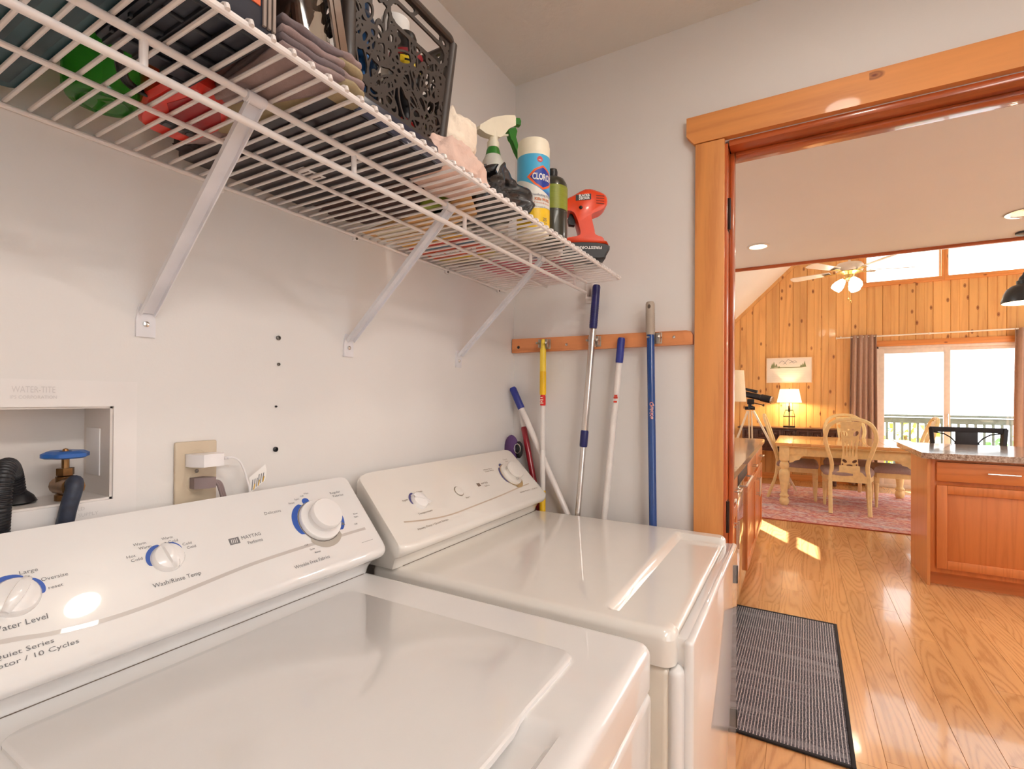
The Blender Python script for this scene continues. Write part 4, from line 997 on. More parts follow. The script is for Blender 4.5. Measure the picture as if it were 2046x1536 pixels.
cdr = obj('console', console(G(), dx0-.022, dx1-.004, 0, T, .006, .012, .045, [(-.032, T), (-.029, 1.122), (-.031, 1.133), (-.0345, 1.139), (-.040, 1.1405), (-.1735, 1.0035), (-.179, .997), (-.180, .990), (-.177, .983), (-.170, .978), (-.160, .974), (-.152, .967), (-.147, .957), (-.143, T)]), m_bisque, ds, 50)
obj('console_seam', G().box(dx0+.02, dx1-.02, -.1442, -.1415, T-.002, T+.0009), m_seam, ds)
F2 = face_fn(-.172, 1.005, .132, .1355)
top_ = [(-.725, .049), (-.66, .038), (-.572, .031), (-.461, .034), (-.327, .039), (-.23, .045), (-.14, .049)]
stripes(F2, top_, [(u, v-.0035) for u, v in top_], cdr, M('swoosh_tan', srgb(196, 178, 160), .3, 0, .3, .02))
k1 = obj('dial', disc_prof(F2, -.204, .094, [(0, .010), (.026, .010), (.039, .009), (.040, .007), (.040, 0)]), m_bisque, cdr)
obj('dial_grip', disc_prof(F2, -.204, .094, [(0, .0325), (.022, .0325), (.0285, .0315), (.030, .029), (.030, .0225), (.027, .021), (.0245, .017), (.0275, .009)]), m_bisque, k1)
obj('dial_ring', disc_prof(F2, -.204, .094, [(.040, .0012), (.0425, .0012)]), m_gold, cdr)
for r1_, a0_, a1_ in ((.050, 215, 128), (.049, 122, 96)): obj('dial_arc', arc(G(), F2, -.204, .094, .0426, r1_, a0_, a1_), m_pblue, cdr, 0)
obj('dial_arc', arc(G(), F2, -.204, .094, .0426, .052, -20, -110), m_gold, cdr, 0, label='tan arc under the dryer dial')
kb = obj('knob', disc_prof(F2, -.642, .087, [(0, .0125), (.014, .012), (.020, .009), (.0225, .004), (.023, 0)]), m_knob, cdr)
obj('grip', G().add([F2(-.642+a*.02-b*.0055*.4, .087-a*.011+b*.006, w) for a in (-1, -.5, 0, .5, 1) for b, w in ((-1, .006), (-.6, .018-.004*abs(a)), (.6, .018-.004*abs(a)), (1, .006))],
    [(i*4+k, i*4+k+1, (i+1)*4+k+1, (i+1)*4+k) for i in range(4) for k in range(3)]), m_knob, kb, 60)
obj('dial_arc', arc(G(), F2, -.642, .087, .0235, .0295, 190, 100), m_pblue, cdr, 0)
bt = obj('button', disc_prof(F2, -.485, .085, [(0, .006), (.012, .0055), (.0138, .003), (.0138, 0)]), m_bisque, cdr)
obj('button_ring', disc_prof(F2, -.485, .085, [(.0138, .001), (.0155, .001)]), M('ring_tan', srgb(140, 124, 106), .5), cdr)
m_pr2 = M('tan_print', srgb(134, 118, 104), .6)
prints(F2, [('Temperature', -.652, .040, .05, .007), ('Start', -.474, .046, .018, .007), ('MAYTAG', -.364, .074, .032, .008), ('Performa', -.360, .064, .024, .007), ('Heavy Duty / Quiet Series', -.652, .005, .11, .007), ('Regular', -.688, .083, .02, .006), ('Delicate', -.628, .096, .02, .006),
            ('More Dry', -.302, .116, .045, .006), ('Less Dry', -.300, .109, .045, .006), ('Timed', -.176, .137, .024, .006), ('Dry', -.174, .129, .016, .006), ('Wrinkle Prevent', -.20, .012, .06, .006), ('Fluff Air', -.135, .010, .036, .006)], cdr, m_pr2, .006)
obj('logo_badge', G().add([F2(-.394, .083, .0006), F2(-.380, .083, .0006), F2(-.380, .094, .0006), F2(-.394, .094, .0006)], [(0, 1, 2, 3)]), m_pr2, cdr, 0)
# ================================================================== SUPPLY BOX, HOSES, OUTLET
m_pvc = M('white_pvc', (.80, .77, .755), .35, 0, 0, .03, 8)
sbx = thing('supply_box', 'white plastic washer supply box set into the wall', 'utility box', (-1.355, .0, 1.22))
fl0, fl1, fz0, fz1 = -1.53, -1.179, 1.09, 1.333
g = G()
for a in ((fl0, BX0, fz0, fz1), (BX1, fl1, fz0, fz1), (BX0, BX1, fz0, BZ0), (BX0, BX1, BZ1, fz1)): g.box(a[0], a[1], -.004, 0, a[2], a[3])
obj('flange', g, m_pvc, sbx, 0)
obj('recess', G().box(BX0, BX1, .088, .092, BZ0, BZ1).box(BX0, BX0+.003, 0, .09, BZ0, BZ1).box(BX1-.003, BX1, 0, .09, BZ0, BZ1).box(BX0, BX1, 0, .09, BZ0, BZ0+.003).box(BX0, BX1, 0, .09, BZ1-.003, BZ1), M('recess_pvc', (.74, .69, .65), .45, 0, 0, .05, 8), sbx, 0)
obj('knockout', G().box(BX1-.005, BX1-.003, .03, .075, 1.19, 1.262, .001), m_pvc, sbx)
fb = lambda u, v, w: V((u, -.004-w, v))
g = G()
for s, u, v, w, sz in (('WATER-TITE', -1.299, 1.319, .044, .012), ('IPS CORPORATION', -1.299, 1.309, .047, .006), ('COLD', -1.252, 1.150, .018, .007), ('WATER SUPPLY', -1.252, 1.141, .05, .007)):
    g.merge(text(s, sz, lambda a, b, c, u=u, v=v: fb(u+a, v+b, c), .0009, w))
obj('embossed_lettering', g, M('embossed_pvc', (.66, .63, .62), .4), sbx, 0)
m_brass2 = M('old_brass', srgb(140, 104, 66), .38, .9, 0, .25, 60); m_vblue = M('valve_blue', srgb(36, 96, 176), .4, 0, .2)
vx, vy = -1.2545, .028
vb = obj('valve', G().lathe([(0, 0), (.012, 0), (.012, .008), (.009, .010), (.009, .022), (.011, .025), (.011, .034), (.006, .036), (.0, .036)], 16, (vx, vy, 1.161)).tube([(vx, vy+.02, 1.18), (vx-.001, vy-.03, 1.182)], .0125, 14), m_brass2, sbx)
obj('hex_nut', G().lathe([(0, 0), (.0105, 0), (.0105, .010), (0, .010)], 6, (vx, vy, 1.197)), m_brass2, vb, 0)
obj('valve_stem', G().tube([(vx, vy, 1.206), (vx, vy, 1.224)], .0045, 10), m_brass2, vb)
g = G(); vs = []; n = 48
for i in range(n):
    a = 2*PI*i/n; r = .0262*(1+.07*math.cos(6*a))
    for rr_, z in ((.007, .006), (r*.75, .0065), (r, .003), (r, -.002), (r*.85, -.004), (.006, -.003)): vs.append((vx+rr_*math.cos(a), vy+rr_*math.sin(a), 1.2255+z))
g.add(vs, [(i*6+k, ((i+1) % n)*6+k, ((i+1) % n)*6+k+1, i*6+k+1) for i in range(n) for k in range(5)])
obj('handwheel', g, m_vblue, vb)
obj('wheel_screw', G().lathe([(0, .004), (.003, .003), (.004, 0)], 10, (vx, vy, 1.2315)), m_brass2, vb)
def corrugated(name, pts, r, m, pitch=.0042):
    P_ = spl(pts, 30); out = [P_[0]]; acc = 0; d = 0
    L = [0]
    for a, b in zip(P_, P_[1:]): L.append(L[-1]+(b-a).length)
    nn = int(L[-1]/pitch*4); Q = []; R = []; j = 0
    for k in range(nn+1):
        s = L[-1]*k/nn
        while j < len(L)-2 and L[j+1] < s: j += 1
        t = (s-L[j])/max(1e-9, L[j+1]-L[j]); Q.append(P_[j].lerp(P_[j+1], t)); R.append(r*(1, 1, .86, .86)[k % 4])
    return obj(name, G().tube(Q, R, 18), m, None, 50)
m_hose = M('black_rubber', (.012, .012, .015), .38); m_shose = M('blue_black_rubber', (.022, .03, .055), .5, 0, 0, .35, 90)
o = corrugated('drain_hose', [(-1.334, -.0155, .96), (-1.334, -.0155, 1.09), (-1.3345, -.0165, 1.14), (-1.336, -.026, 1.175), (-1.333, -.022, 1.205), (-1.322, .004, 1.219), (-1.309, .034, 1.206), (-1.302, .045, 1.175), (-1.301, .048, 1.163)], .0112, m_hose)
tag(o, 'black corrugated drain hose looping into the wall box', 'hose')
obj('rubber_boot', G().lathe([(.014, .0), (.022, .002), (.018, .01), (.0118, .016)], 18, (-1.301, .048, 1.162)), m_hose, o)
o = obj('supply_hose', G().tube(spl([(-1.2565, -.002, 1.184), (-1.2585, -.016, 1.191), (-1.261, -.022, 1.182), (-1.265, -.022, 1.166), (-1.268, -.0185, 1.145), (-1.270, -.0145, 1.11), (-1.271, -.0145, .96)], 8), .0098, 14), m_shose)
tag(o, 'smooth dark blue-black supply hose bending down from the brass valve', 'hose')
obj('hose_coupling', G().tube([(-1.2555, .012, 1.182), (-1.2565, -.006, 1.183)], .0135, 14), m_brass2, o)
m_plate = M('beige_plate', srgb(204, 188, 164), .4)
ot = thing('wall_outlet', 'beige wall outlet plate behind the washer console', 'outlet', (-1.091, 0, 1.178))
obj('cover_plate', G().box(-1.125, -1.057, -.0065, 0, 1.118, 1.236, .003), m_plate, ot)
for z in (1.205, 1.166):
    obj('socket', G().lathe([(0, .0072), (.0158, .0072), (.017, .0062)], 24, (-1.091, 0, z), Matrix.Rotation(PI/2, 3, 'X')), m_plate, ot)
obj('screw', G().lathe([(0, .008), (.003, .0075), (.0035, .0062)], 12, (-1.091, 0, 1.1855), Matrix.Rotation(PI/2, 3, 'X')), m_screw, ot)
m_adp = M('adapter_white', (.84, .82, .83), .3)
ad = thing('power_adapter', 'white plug-in power adapter in the top socket of the beige outlet', 'adapter', (-1.088, -.02, 1.205))
obj('housing', G().prism([(-1.110, -.008), (-1.110, -.020), (-1.099, -.043), (-1.066, -.043), (-1.062, -.036), (-1.062, -.012), (-1.068, -.008)], 1.1945, 1.2155, 'xyz'), m_adp, ad)
cdp = spl([(-1.062, -.028, 1.205), (-1.050, -.028, 1.2055), (-1.040, -.028, 1.2045), (-1.030, -.028, 1.197), (-1.021, -.028, 1.18), (-1.015, -.028, 1.16), (-1.010, -.028, 1.13), (-1.006, -.020, 1.0)], 8)
obj('cord', G().tube(cdp, .0018, 8), m_adp, ad)
g = G()
for k in range(5): g.tube([(-1.0605+k*.0026, -.028, 1.205), (-1.0590+k*.0026, -.028, 1.2052)], .0034-.0002*k, 10)
obj('strain_relief', g, m_adp, ad)
pw = thing('power_plug', 'grey three-prong power plug and cord in the bottom socket', 'plug', (-1.09, -.02, 1.166))
m_pgrey = M('plug_grey', srgb(128, 112, 112), .5)
obj('plug_body', G().prism([(-1.103, -.008), (-1.103, -.022), (-1.085, -.034), (-1.074, -.034), (-1.074, -.024), (-1.082, -.008)], 1.1575, 1.1755, 'xyz'), m_pgrey, pw)
for k in range(3):
    e = (k-1)*.0032
    obj('cord', G().tube(spl([(-1.080+e*.2, -.030, 1.169+e*.2), (-1.070+e, -.032, 1.166), (-1.063+e, -.032, 1.150), (-1.058+e, -.030, 1.12), (-1.055+e, -.024, 1.0)], 6), .0022, 8), m_pgrey, pw)
m_paper = M('white_paper', (.84, .82, .80), .7)
tg = thing('cord_tag', 'white paper warning tag with yellow bars hanging on the adapter cord', 'tag', (-1.0, -.028, 1.15))
def tf(u, v, w=0): return V((-1.0125+u*.028+.003*math.sin(v*3), -.028-w-.006*u, 1.135+v*.03+u*.022))
obj('paper', G().grid(6, 8, lambda u, v: tf(u, v)), m_paper, tg)
g = G()
for k in range(6): g.add([tf(.14+k*.13, .1, .0006), tf(.19+k*.13, .1, .0006), tf(.19+k*.13, .75-.06*(k % 3), .0006), tf(.14+k*.13, .75-.06*(k % 3), .0006)], [(0, 1, 2, 3)])
obj('print', g, m_print, tg, 0)
g = G()
for k in (1, 3, 5): g.add([tf(.10+k*.14, .05, .0009), tf(.17+k*.14, .05, .0009), tf(.17+k*.14, .4, .0009), tf(.10+k*.14, .4, .0009)], [(0, 1, 2, 3)])
obj('yellow_bar', g, M('tag_yellow', srgb(206, 160, 30), .6), tg, 0)
# ================================================================== MOP RAIL AND POLES
mr = thing('mop_rail', 'pine mop rail with metal spring clips screwed to the wall', 'rail', (-.01, -.31, 1.498))
obj('rail_board', G().prism([(-.004, 1.474), (-.004, 1.523), (-.600, 1.518), (-.612, 1.515), (-.618, 1.505), (-.618, 1.476)], -.02, 0, 'yzx'), m_rail, mr)
m_spring = M('zinc_clip', (.58, .55, .5), .35, 1)
for yy in (-.138, -.318, -.512):
    g = G().box(-.022, -.02, yy-.018, yy+.02, 1.482, 1.516, .0008)
    for e in (-1, 1):
        g.tube([(-.022, yy+e*.012, 1.5), (-.032, yy+e*.017, 1.5), (-.048, yy+e*.0135, 1.5), (-.058, yy+e*.0175, 1.5)], .0035, 8).box(-.045, -.03, yy+e*.0145, yy+e*.0175, 1.486, 1.514, .0008)
    obj('spring_clip', g, m_spring, mr)
for yy, z, mm in ((-.03, 1.493, m_black), (-.215, 1.494, m_chrome), (-.565, 1.500, m_chrome)):
    obj('screw', G().lathe([(0, .004), (.004, .003), (.0055, 0)], 12, (-.02, yy, z), Matrix.Rotation(-PI/2, 3, 'Y')), mm, mr)
def pole(name, label, a, b, segs, group=None):
    """segs: (t0, t1, radius, material, part); t runs from top a to bottom b"""
    a, b = V(a), V(b); t = thing(name, label, 'pole', b, group=group)
    for t0, t1, r, m, nm in segs:
        p, q = a.lerp(b, t0), a.lerp(b, t1); L = (q-p).length; e = min(.2, .006/L)
        obj(nm, G().tube([p, p.lerp(q, e), p.lerp(q, 1-e), q], [r*.8, r, r, r*.94], 18), m, t)
    return t, a, b
m_ypole = M('yellow_plastic', srgb(246, 196, 24), .35); m_ylite = M('pale_yellow_plastic', srgb(250, 216, 70), .35); m_wpole = M('white_pole', (.80, .75, .72), .3, 0, .2)
m_navy = M('navy_grip', srgb(34, 36, 98), .35); m_bgrip = M('blue_grip', srgb(42, 54, 140), .4); m_alu = M('satin_aluminium', (.74, .7, .67), .24, 1, 0, .03); m_bpole = M('blue_pole', srgb(30, 72, 140), .25, 0, .4)
m_ggrip = M('grey_grip', srgb(178, 166, 152), .6); m_rpole = M('red_pole', srgb(150, 16, 36), .28, 0, .4); m_redlab = M('red_label', srgb(216, 30, 26), .5); m_lilac = M('purple_fluff', srgb(92, 62, 112), .8)
t, a, b = pole('mop', 'white mop handle with yellow grip and red label hanging from the rail', (-.042, -.138, 1.513), (-.052, -.148, .02),
     ((0, .022, .0075, m_ylite, 'hang_loop'), (.02, .075, .0105, m_ylite, 'upper_grip'), (.07, .126, .011, m_ypole, 'grip'), (.126, .150, .0095, m_redlab, 'label_band'), (.150, .25, .0085, m_wpole, 'shaft'), (.25, .345, .0092, m_wpole, 'shaft'), (.34, 1, .0105, m_ypole, 'lower_shaft')))
def on_pole(a, b, tt, r, s, w, size, m, parent, rot=True):
    """lettering wrapped on a pole, facing into the room"""
    p = V(a).lerp(V(b), tt)
    g = text(s, size, (lambda u, v, c: V((p.x-math.sqrt(max(1e-7, r*r-v*v))-.0006, p.y+v, p.z+u))) if rot else (lambda u, v, c: V((p.x-math.sqrt(max(1e-7, r*r-u*u))-.0006, p.y-u, p.z+v))), w=w)
    obj('lettering', g, m, parent, 0)
g = G()
for k, (w_, z) in enumerate(((.008, 1.316), (.012, 1.308), (.006, 1.302), (.014, 1.297))): g.box(-.0535, -.053, -.139-w_/2, -.139+w_/2, z-.0016, z+.0016)
obj('label_print', g, M('label_cream', srgb(250, 220, 200), .6), t, 0)
t, a, b = pole('extension_pole', 'silver telescopic pole with navy grip and collar clipped to the rail', (-.052, -.3315, 1.675), (-.056, -.200, .02),
     ((0, .083, .0125, m_navy, 'grip'), (.082, .285, .0108, m_alu, 'outer_tube'), (.279, .312, .0128, m_navy, 'collar'), (.31, 1, .0092, m_alu, 'inner_tube')))
g = G()
for k in range(9):
    p = a.lerp(b, .04+k*.0045); q = a.lerp(b, .0415+k*.0045); g.tube([p, q], .0131, 18)
obj('grip_rib', g, m_navy, t)
t, a, b = pole('mop_pole', 'white pole with blue end grip leaning between the silver and dark blue poles', (-.034, -.408, 1.505), (-.05, -.276, .02), ((0, .053, .0118, m_bgrip, 'grip'), (.05, 1, .0102, m_wpole, 'shaft')))
g = G()
for w_, z, yo in ((.010, 1.323, 0), (.013, 1.317, 0), (.011, 1.304, 0)):
    yy = -.408+.132*(1.505-z)/1.485-.003; g.box(-.0475, -.0465, yy-w_/2, yy+w_/2, z-.0028, z+.0028)
obj('label_print', g, M('label_red', srgb(200, 60, 40), .6), t, 0)
t, a, b = pole('broom_pole', 'dark blue pole with ribbed grey hand grip nearest the door casing', (-.040, -.498, 1.608), (-.05, -.530, .02), ((0, .063, .0132, m_ggrip, 'grip'), (.06, 1, .0115, m_bpole, 'shaft')))
g = G()
for k in range(11): g.tube([a.lerp(b, .022+k*.0035), a.lerp(b, .0235+k*.0035)], .0138, 18)
obj('grip_rib', g, m_ggrip, t); obj('hang_hole', G().ball(a.lerp(b, .01)+V((-.0105, 0, 0)), .004, .005, .009), M('hole_dark', srgb(96, 84, 76), .8), t)
p = a.lerp(b, .207)
for s_, sz, off, mm in (('Quickie', .0135, .0006, M('label_white', (.8, .78, .8), .6)), ('Quickie', .0125, .0010, M('label_red', srgb(206, 60, 60), .6))):
    obj('lettering', text(s_, sz, lambda u, v, c: V((p.x-math.sqrt(max(2e-5, .0115**2-(v-.003)**2))-off, p.y-.003+v, p.z-u)), w=.052, bold=.0005 if off < .001 else 0), mm, t, 0)
t, a, b = pole('mop_pole', 'white pole with blue grip leaning diagonally in the corner', (-.034, -.0145, 1.350), (-.0115, -.68, .02), ((0, .055, .0125, m_bgrip, 'grip'), (.05, 1, .0102, m_wpole, 'shaft')))
pole('dust_mop_pole', 'red pole with white top standing in the corner behind the dryer', (-.0115, -.029, 1.300), (-.040, -.332, .02), ((0, .07, .0088, m_wpole, 'top_sleeve'), (.068, 1, .0105, m_rpole, 'shaft')))
du = thing('duster', 'purple duster head poking up behind the dryer console in the corner', 'duster', (-.045, -.03, .0))
obj('duster_head', G().ball((-.050, -.022, 1.135), .018, .028, .05, 14, 10), m_lilac, du); obj('clasp', G().ball((-.05, -.052, 1.135), .014, .014, .03), m_black, du)
obj('clasp_ring', G().tube([V((-.062, -.052, 1.14))+V((0, .012*math.cos(i*PI/6), .016*math.sin(i*PI/6))) for i in range(12)], .0018, 6, closed=True), m_chrome, du)
obj('handle', G().tube([(-.05, -.035, 1.1), (-.045, -.03, 0)], .009, 10), m_black, du)
# ================================================================== WIRE SHELF
ZW = 1.690; ZD = 1.6935
sh = thing('wire_shelf', 'long white wire shelf on diagonal braces above the washer and dryer', 'shelf', (-.85, -.0, 1.69))
XE = -.066
wm = None; i = 0; x = -1.331-.0243*9
while x < XE:
    if wm is None:
        wm = obj('wire', G().tube([(x, -.002, ZW), (x, -.409, ZW), (x, -.413, ZW-.002), (x, -.4145, ZW-.007)], .00265, 8), m_wire, sh); x0w = x
    else:
        o = wm.copy(); COL.objects.link(o); o.parent = sh; o.location = (x-x0w, 0, 0)
    x += .0243
zr = ZW-.0065
obj('back_rod', G().tube([(-1.56, -.004, zr), (XE, -.004, zr)], .0036, 10), m_wire, sh)
obj('middle_rod', G().tube([(-1.56, -.158, zr), (XE, -.162, zr)], .0036, 10), m_wire, sh)
obj('front_rod', G().tube([(-1.56, -.409, zr), (XE, -.409, zr), (XE+.002, -.405, zr), (XE+.002, -.30, zr)], .0042, 10), m_wire, sh)
obj('upper_truss_rod', G().tube([(-1.56, -.300, zr), (XE, -.302, zr)], .0046, 12), m_wire, sh)
obj('lower_truss_rod', G().tube([(-1.56, -.300, 1.650), (XE-.005, -.302, 1.650)], .0046, 12), m_wire, sh)
sp0 = None
for k, xs in enumerate((-1.303, -1.021, -.730, -.443, -.157)):
    if sp0 is None: sp0 = obj('spacer', G().tube([(xs, -.3, 1.648), (xs, -.3, zr)], .0042, 10), m_wire, sh); xk = xs
    else:
        o = sp0.copy(); COL.objects.link(o); o.parent = sh; o.location = (xs-xk, 0, 0)
m_brace = M('brace_white', (.76, .75, .78), .3, 0, .2)
for xb, xt in ((-1.168, -1.182), (-.762, -.784), (-.339, -.384)):
    a, b = V((xb, -.006, 1.442)), V((xt, -.302, 1.682)); d = (b-a).normalized(); nrm = V((0, -d.z, d.y)).normalized(); s = V((1, 0, 0))
    vs = []
    for p in (a, b):
        for q, w in ((-.0105, .008), (-.0105, 0), (.0105, 0), (.0105, .008), (.0088, .008), (.0088, .0016), (-.0088, .0016), (-.0088, .008)): vs.append(p+s*q-nrm*w*-1)
    br = obj('brace', G().add(vs, [(i, (i+1) % 8, 8+(i+1) % 8, 8+i) for i in range(8)]+[tuple(range(8)), tuple(range(8, 16))]), m_brace, sh)
    obj('brace_foot', G().prism([(xb-.0135, 1.404), (xb+.0135, 1.404), (xb+.0135, 1.43), (xb+.011, 1.446), (xb+.008, 1.455), (xb-.008, 1.455), (xb-.011, 1.446), (xb-.0135, 1.43)], -.004, 0, 'xzy'), m_brace, br)
    obj('screw', G().lathe([(0, .0032), (.002, .003), (.0042, .0022), (.0048, 0)], 14, (xb, -.004, 1.424), Matrix.Rotation(PI/2, 3, 'X')), m_chrome, br)
    obj('rod_clip', G().tube([(xt-.012, -.302, zr-.002), (xt+.012, -.302, zr-.002)], .0075, 12).tube([(xt+.012, -.296, zr+.001), (xt+.016, -.294, zr+.002)], .004, 10), M('clip_clear', (.8, .78, .8), .2), br)
for xc in (-1.4, -1.056, -.745, -.401, -.115):
    c_ = obj('wall_clip', G().box(xc-.007, xc+.007, -.007, 0, 1.672, 1.692, .002), m_wire, sh)
    obj('screw', G().lathe([(0, .002), (.0028, .0018), (.003, 0)], 10, (xc, -.007, 1.677), Matrix.Rotation(PI/2, 3, 'X')), m_screw, c_)
eb = obj('end_bracket', G().box(-.010, 0, -.316, -.278, 1.628, 1.70, .003).box(-.040, -.008, -.314, -.309, 1.640, 1.692, .002).box(-.040, -.008, -.294, -.289, 1.640, 1.692, .002).box(-.040, -.008, -.314, -.289, 1.636, 1.644, .002), M('bracket_vinyl', (.8, .74, .71), .4), sh)
obj('screw', G().lathe([(0, .002), (.003, .0018), (.0035, 0)], 10, (-.010, -.312, 1.634), Matrix.Rotation(-PI/2, 3, 'Y')), m_screw, eb)
# ------------------------------------------------------------------ things on the shelf
def blob(c, rx, ry, h, amp, seed, e=.6, flat=.35, nu=44, nv=22, freq=3.0):
    """a crumpled soft lump sitting on z = c.z"""
    g = G(); vs = []; off = V((seed*3.1, seed*1.7, seed*.9))
    for j in range(nv+1):
        th = PI*j/nv-PI/2
        for i in range(nu):
            ph = 2*PI*i/nu
            cx, sx = math.cos(ph), math.sin(ph); ct, st_ = math.cos(th), math.sin(th)
            f = lambda t, p: math.copysign(abs(t)**p, t)
            d = V((f(cx, e)*f(ct, .8), f(sx, e)*f(ct, .8), f(st_, flat)))
            n1 = mnoise.noise(d*freq+off)*amp+mnoise.noise(d*freq*2.7+off)*amp*.5
            rdg = abs(mnoise.noise(V((d.x*freq*1.8, d.y*freq*.7, d.z*freq))+off*2))*amp*.9
            k = 1+n1-rdg
            z = (d.z+1)/2*h*(1+n1*.8-rdg*.6) if d.z > -.6 else max(0, (d.z+1)/2*h)+abs(n1)*h*.10
            vs.append((c[0]+d.x*rx*k, c[1]+d.y*ry*k, c[2]+max(0, z)))
    g.add(vs, [(j*nu+i, j*nu+(i+1) % nu, (j+1)*nu+(i+1) % nu, (j+1)*nu+i) for j in range(nv) for i in range(nu)])
    return g
def cloth_mat(name, col, sc=140): return M(name, col, .95, 0, 0, .10, 24, .35, sc, spec=.2)
def fold_stack(name, label, cat, poly, z0, n, th, m, seed, group=None):
    """a cloth folded into layers: rounded-edge layers with wavering outlines"""
    t = thing(name, label, cat, (sum(p[0] for p in poly)/len(poly), sum(p[1] for p in poly)/len(poly), z0), group=group)
    base = spl([(x, y, 0) for x, y in poly]+[(*poly[0], 0)], 7)[:-1]; m_ = len(base); cx = sum(p.x for p in base)/m_; cy = sum(p.y for p in base)/m_
    for L in range(n):
        vs = []; prof = [(.0, .02), (.55, .0), (.93, .06), (1.0, .35), (1.0, .65), (.93, .94), (.55, 1.0), (.0, 1.0)]
        for k, zf in prof:
            for i, p in enumerate(base):
                w = 1+.05*mnoise.noise((i*.35+seed, L*2.3, 0))-.015*L
                zz = z0+th*(L+zf)+th*.45*mnoise.noise((p.x*30+seed, p.y*30, L))*(1 if L else .25)*k+(th*1.3*max(0, mnoise.noise((p.x*38+p.y*20+seed, p.y*14, 3.3)))*k*(1-zf) if L == 0 else 0)
                vs.append((cx+(p.x-cx)*k*w, cy+(p.y-cy)*k*w, max(z0, zz)))
        obj('fold', G().add(vs, [(r*m_+i, r*m_+(i+1) % m_, (r+1)*m_+(i+1) % m_, (r+1)*m_+i) for r in range(len(prof)-1) for i in range(m_)]), m if not isinstance(m, list) else m[L % len(m)], t, 70)
    return t
# teal bin
m_bin = M('teal_plastic', srgb(44, 76, 84), .45)
bn = thing('storage_bin', 'dark teal plastic storage bin at the left end of the wire shelf', 'bin', (-1.46, -.19, ZD))
def tub(x0, x1, y0, y1, z0, z1, fl, th=.003):
    a = rpoly(x0, x1, y0, y1, .02); b = rpoly(x0-fl, x1+fl, y0-fl, y1+fl, .025); n = len(a); g = G()
    ai = rpoly(x0+th, x1-th, y0+th, y1-th, .018); bi = rpoly(x0-fl+th, x1+fl-th, y0-fl+th, y1+fl-th, .022)
    vs = [(x, y, z0) for x, y in a]+[(x, y, z1) for x, y in b]+[(x, y, z1) for x, y in bi]+[(x, y, z0+th) for x, y in ai]
    return g.add(vs, [(k*n+i, k*n+(i+1) % n, (k+1)*n+(i+1) % n, (k+1)*n+i) for k in range(3) for i in range(n)]+[tuple(range(n)), tuple(3*n+i for i in range(n))])
obj('tub', tub(-1.60, -1.328, -.375, -.035, ZD, 1.98, .0), m_bin, bn)
g = G()
for xx in (-1.345, -1.375, -1.44, -1.50): g.box(xx-.006, xx+.006, -.36, -.05, ZD-.0004, ZD+.004, .001)
obj('foot_ridge', g, M('teal_ridge', srgb(30, 58, 66), .4), bn)
obj('rim', G().box(-1.61, -1.326, -.385, -.370, 1.965, 1.985, .004).box(-1.61, -1.326, -.04, -.025, 1.965, 1.985, .004).box(-1.341, -1.326, -.385, -.025, 1.965, 1.985, .004), m_bin, bn)
# green bottle
nt = NT('green_clear'); tr = nt.n('BsdfTransparent'); gl = nt.n('BsdfGlossy'); gl.inputs['Roughness'].default_value = .05; mx = nt.n('MixShader'); tl_ = nt.n('BsdfTranslucent'); mx2 = nt.n('MixShader')
nt.l(nt.ramp(nt.noise(nt.coord(), 14, 2), [(.3, srgb(150, 222, 140)), (.7, srgb(190, 240, 176))]), tr.inputs[0]); tl_.inputs[0].default_value = (*srgb(90, 200, 84), 1)
mx2.inputs[0].default_value = .4; nt.l(tr.outputs[0], mx2.inputs[1]); nt.l(tl_.outputs[0], mx2.inputs[2])
lw = nt.n('LayerWeight'); lw.inputs[0].default_value = .5; nt.l(nt.math('ADD', nt.math('MULTIPLY', nt.math('POWER', lw.outputs['Facing'], 4.0), .6), .05), mx.inputs[0]); nt.l(mx2.outputs[0], mx.inputs[1]); nt.l(gl.outputs[0], mx.inputs[2]); nt.l(mx.outputs[0], nt.out.inputs[0]); m_gclear = nt.m
gb = thing('green_bottle', 'translucent green plastic bottle standing behind the black cords on the shelf', 'bottle', (-1.262, -.10, ZD))
gx, gy = -1.262, -.098
obj('body', G().lathe([(0, .004), (.028, .0), (.038, .003), (.042, .012), (.042, .06), (.041, .13), (.030, .17), (.014, .19), (.013, .2)], 32, (gx, gy, ZD)), m_gclear, gb)
obj('base_ring', G().lathe([(.024, .0005), (.028, -.0003), (.032, .0015)], 32, (gx, gy, ZD)), m_gclear, gb)
obj('cap', G().lathe([(0, .225), (.015, .225), (.016, .2), (.0, .2)], 20, (gx, gy, ZD)), m_adp, gb)
# black crate and cords
m_bcase = M('blue_black_plastic', srgb(36, 38, 50), .45); m_brib = M('rib_black', srgb(22, 23, 32), .5)
bc = thing('tool_box', 'black plastic tool box with ribbed underside near the front of the shelf', 'box', (-1.27, -.31, ZD))
obj('shell', G().box(-1.322, -1.222, -.398, -.228, ZD+.004, 1.94, .008), m_bcase, bc)
for k in range(4): obj('rib', G().box(-1.315+k*.028, -1.309+k*.028, -.39, -.235, ZD, ZD+.006, .001), m_brib, bc)
for k in range(4): obj('rib', G().box(-1.318, -1.226, -.385+k*.04, -.380+k*.04, ZD+.001, ZD+.006, .001), m_brib, bc)
obj('latch', G().box(-1.245, -1.225, -.236, -.218, ZD+.002, ZD+.03, .004), m_brib, bc)
m_gedge = M('grey_edge', srgb(150, 134, 124), .5); m_oran = M('orange_print', srgb(226, 112, 70), .6)
for xx in (-1.2235, -1.229, -1.2345): obj('edge_strip', G().box(xx-.0018, xx+.0018, -.4005, -.397, ZD+.01, 1.93, .0006), m_gedge, bc)
obj('orange_label', G().box(-1.262, -1.239, -.3995, -.3975, 1.722, 1.93, .0005), m_oran, bc)
m_cord = M('black_cord', (.012, .01, .012), .45)
g = G()
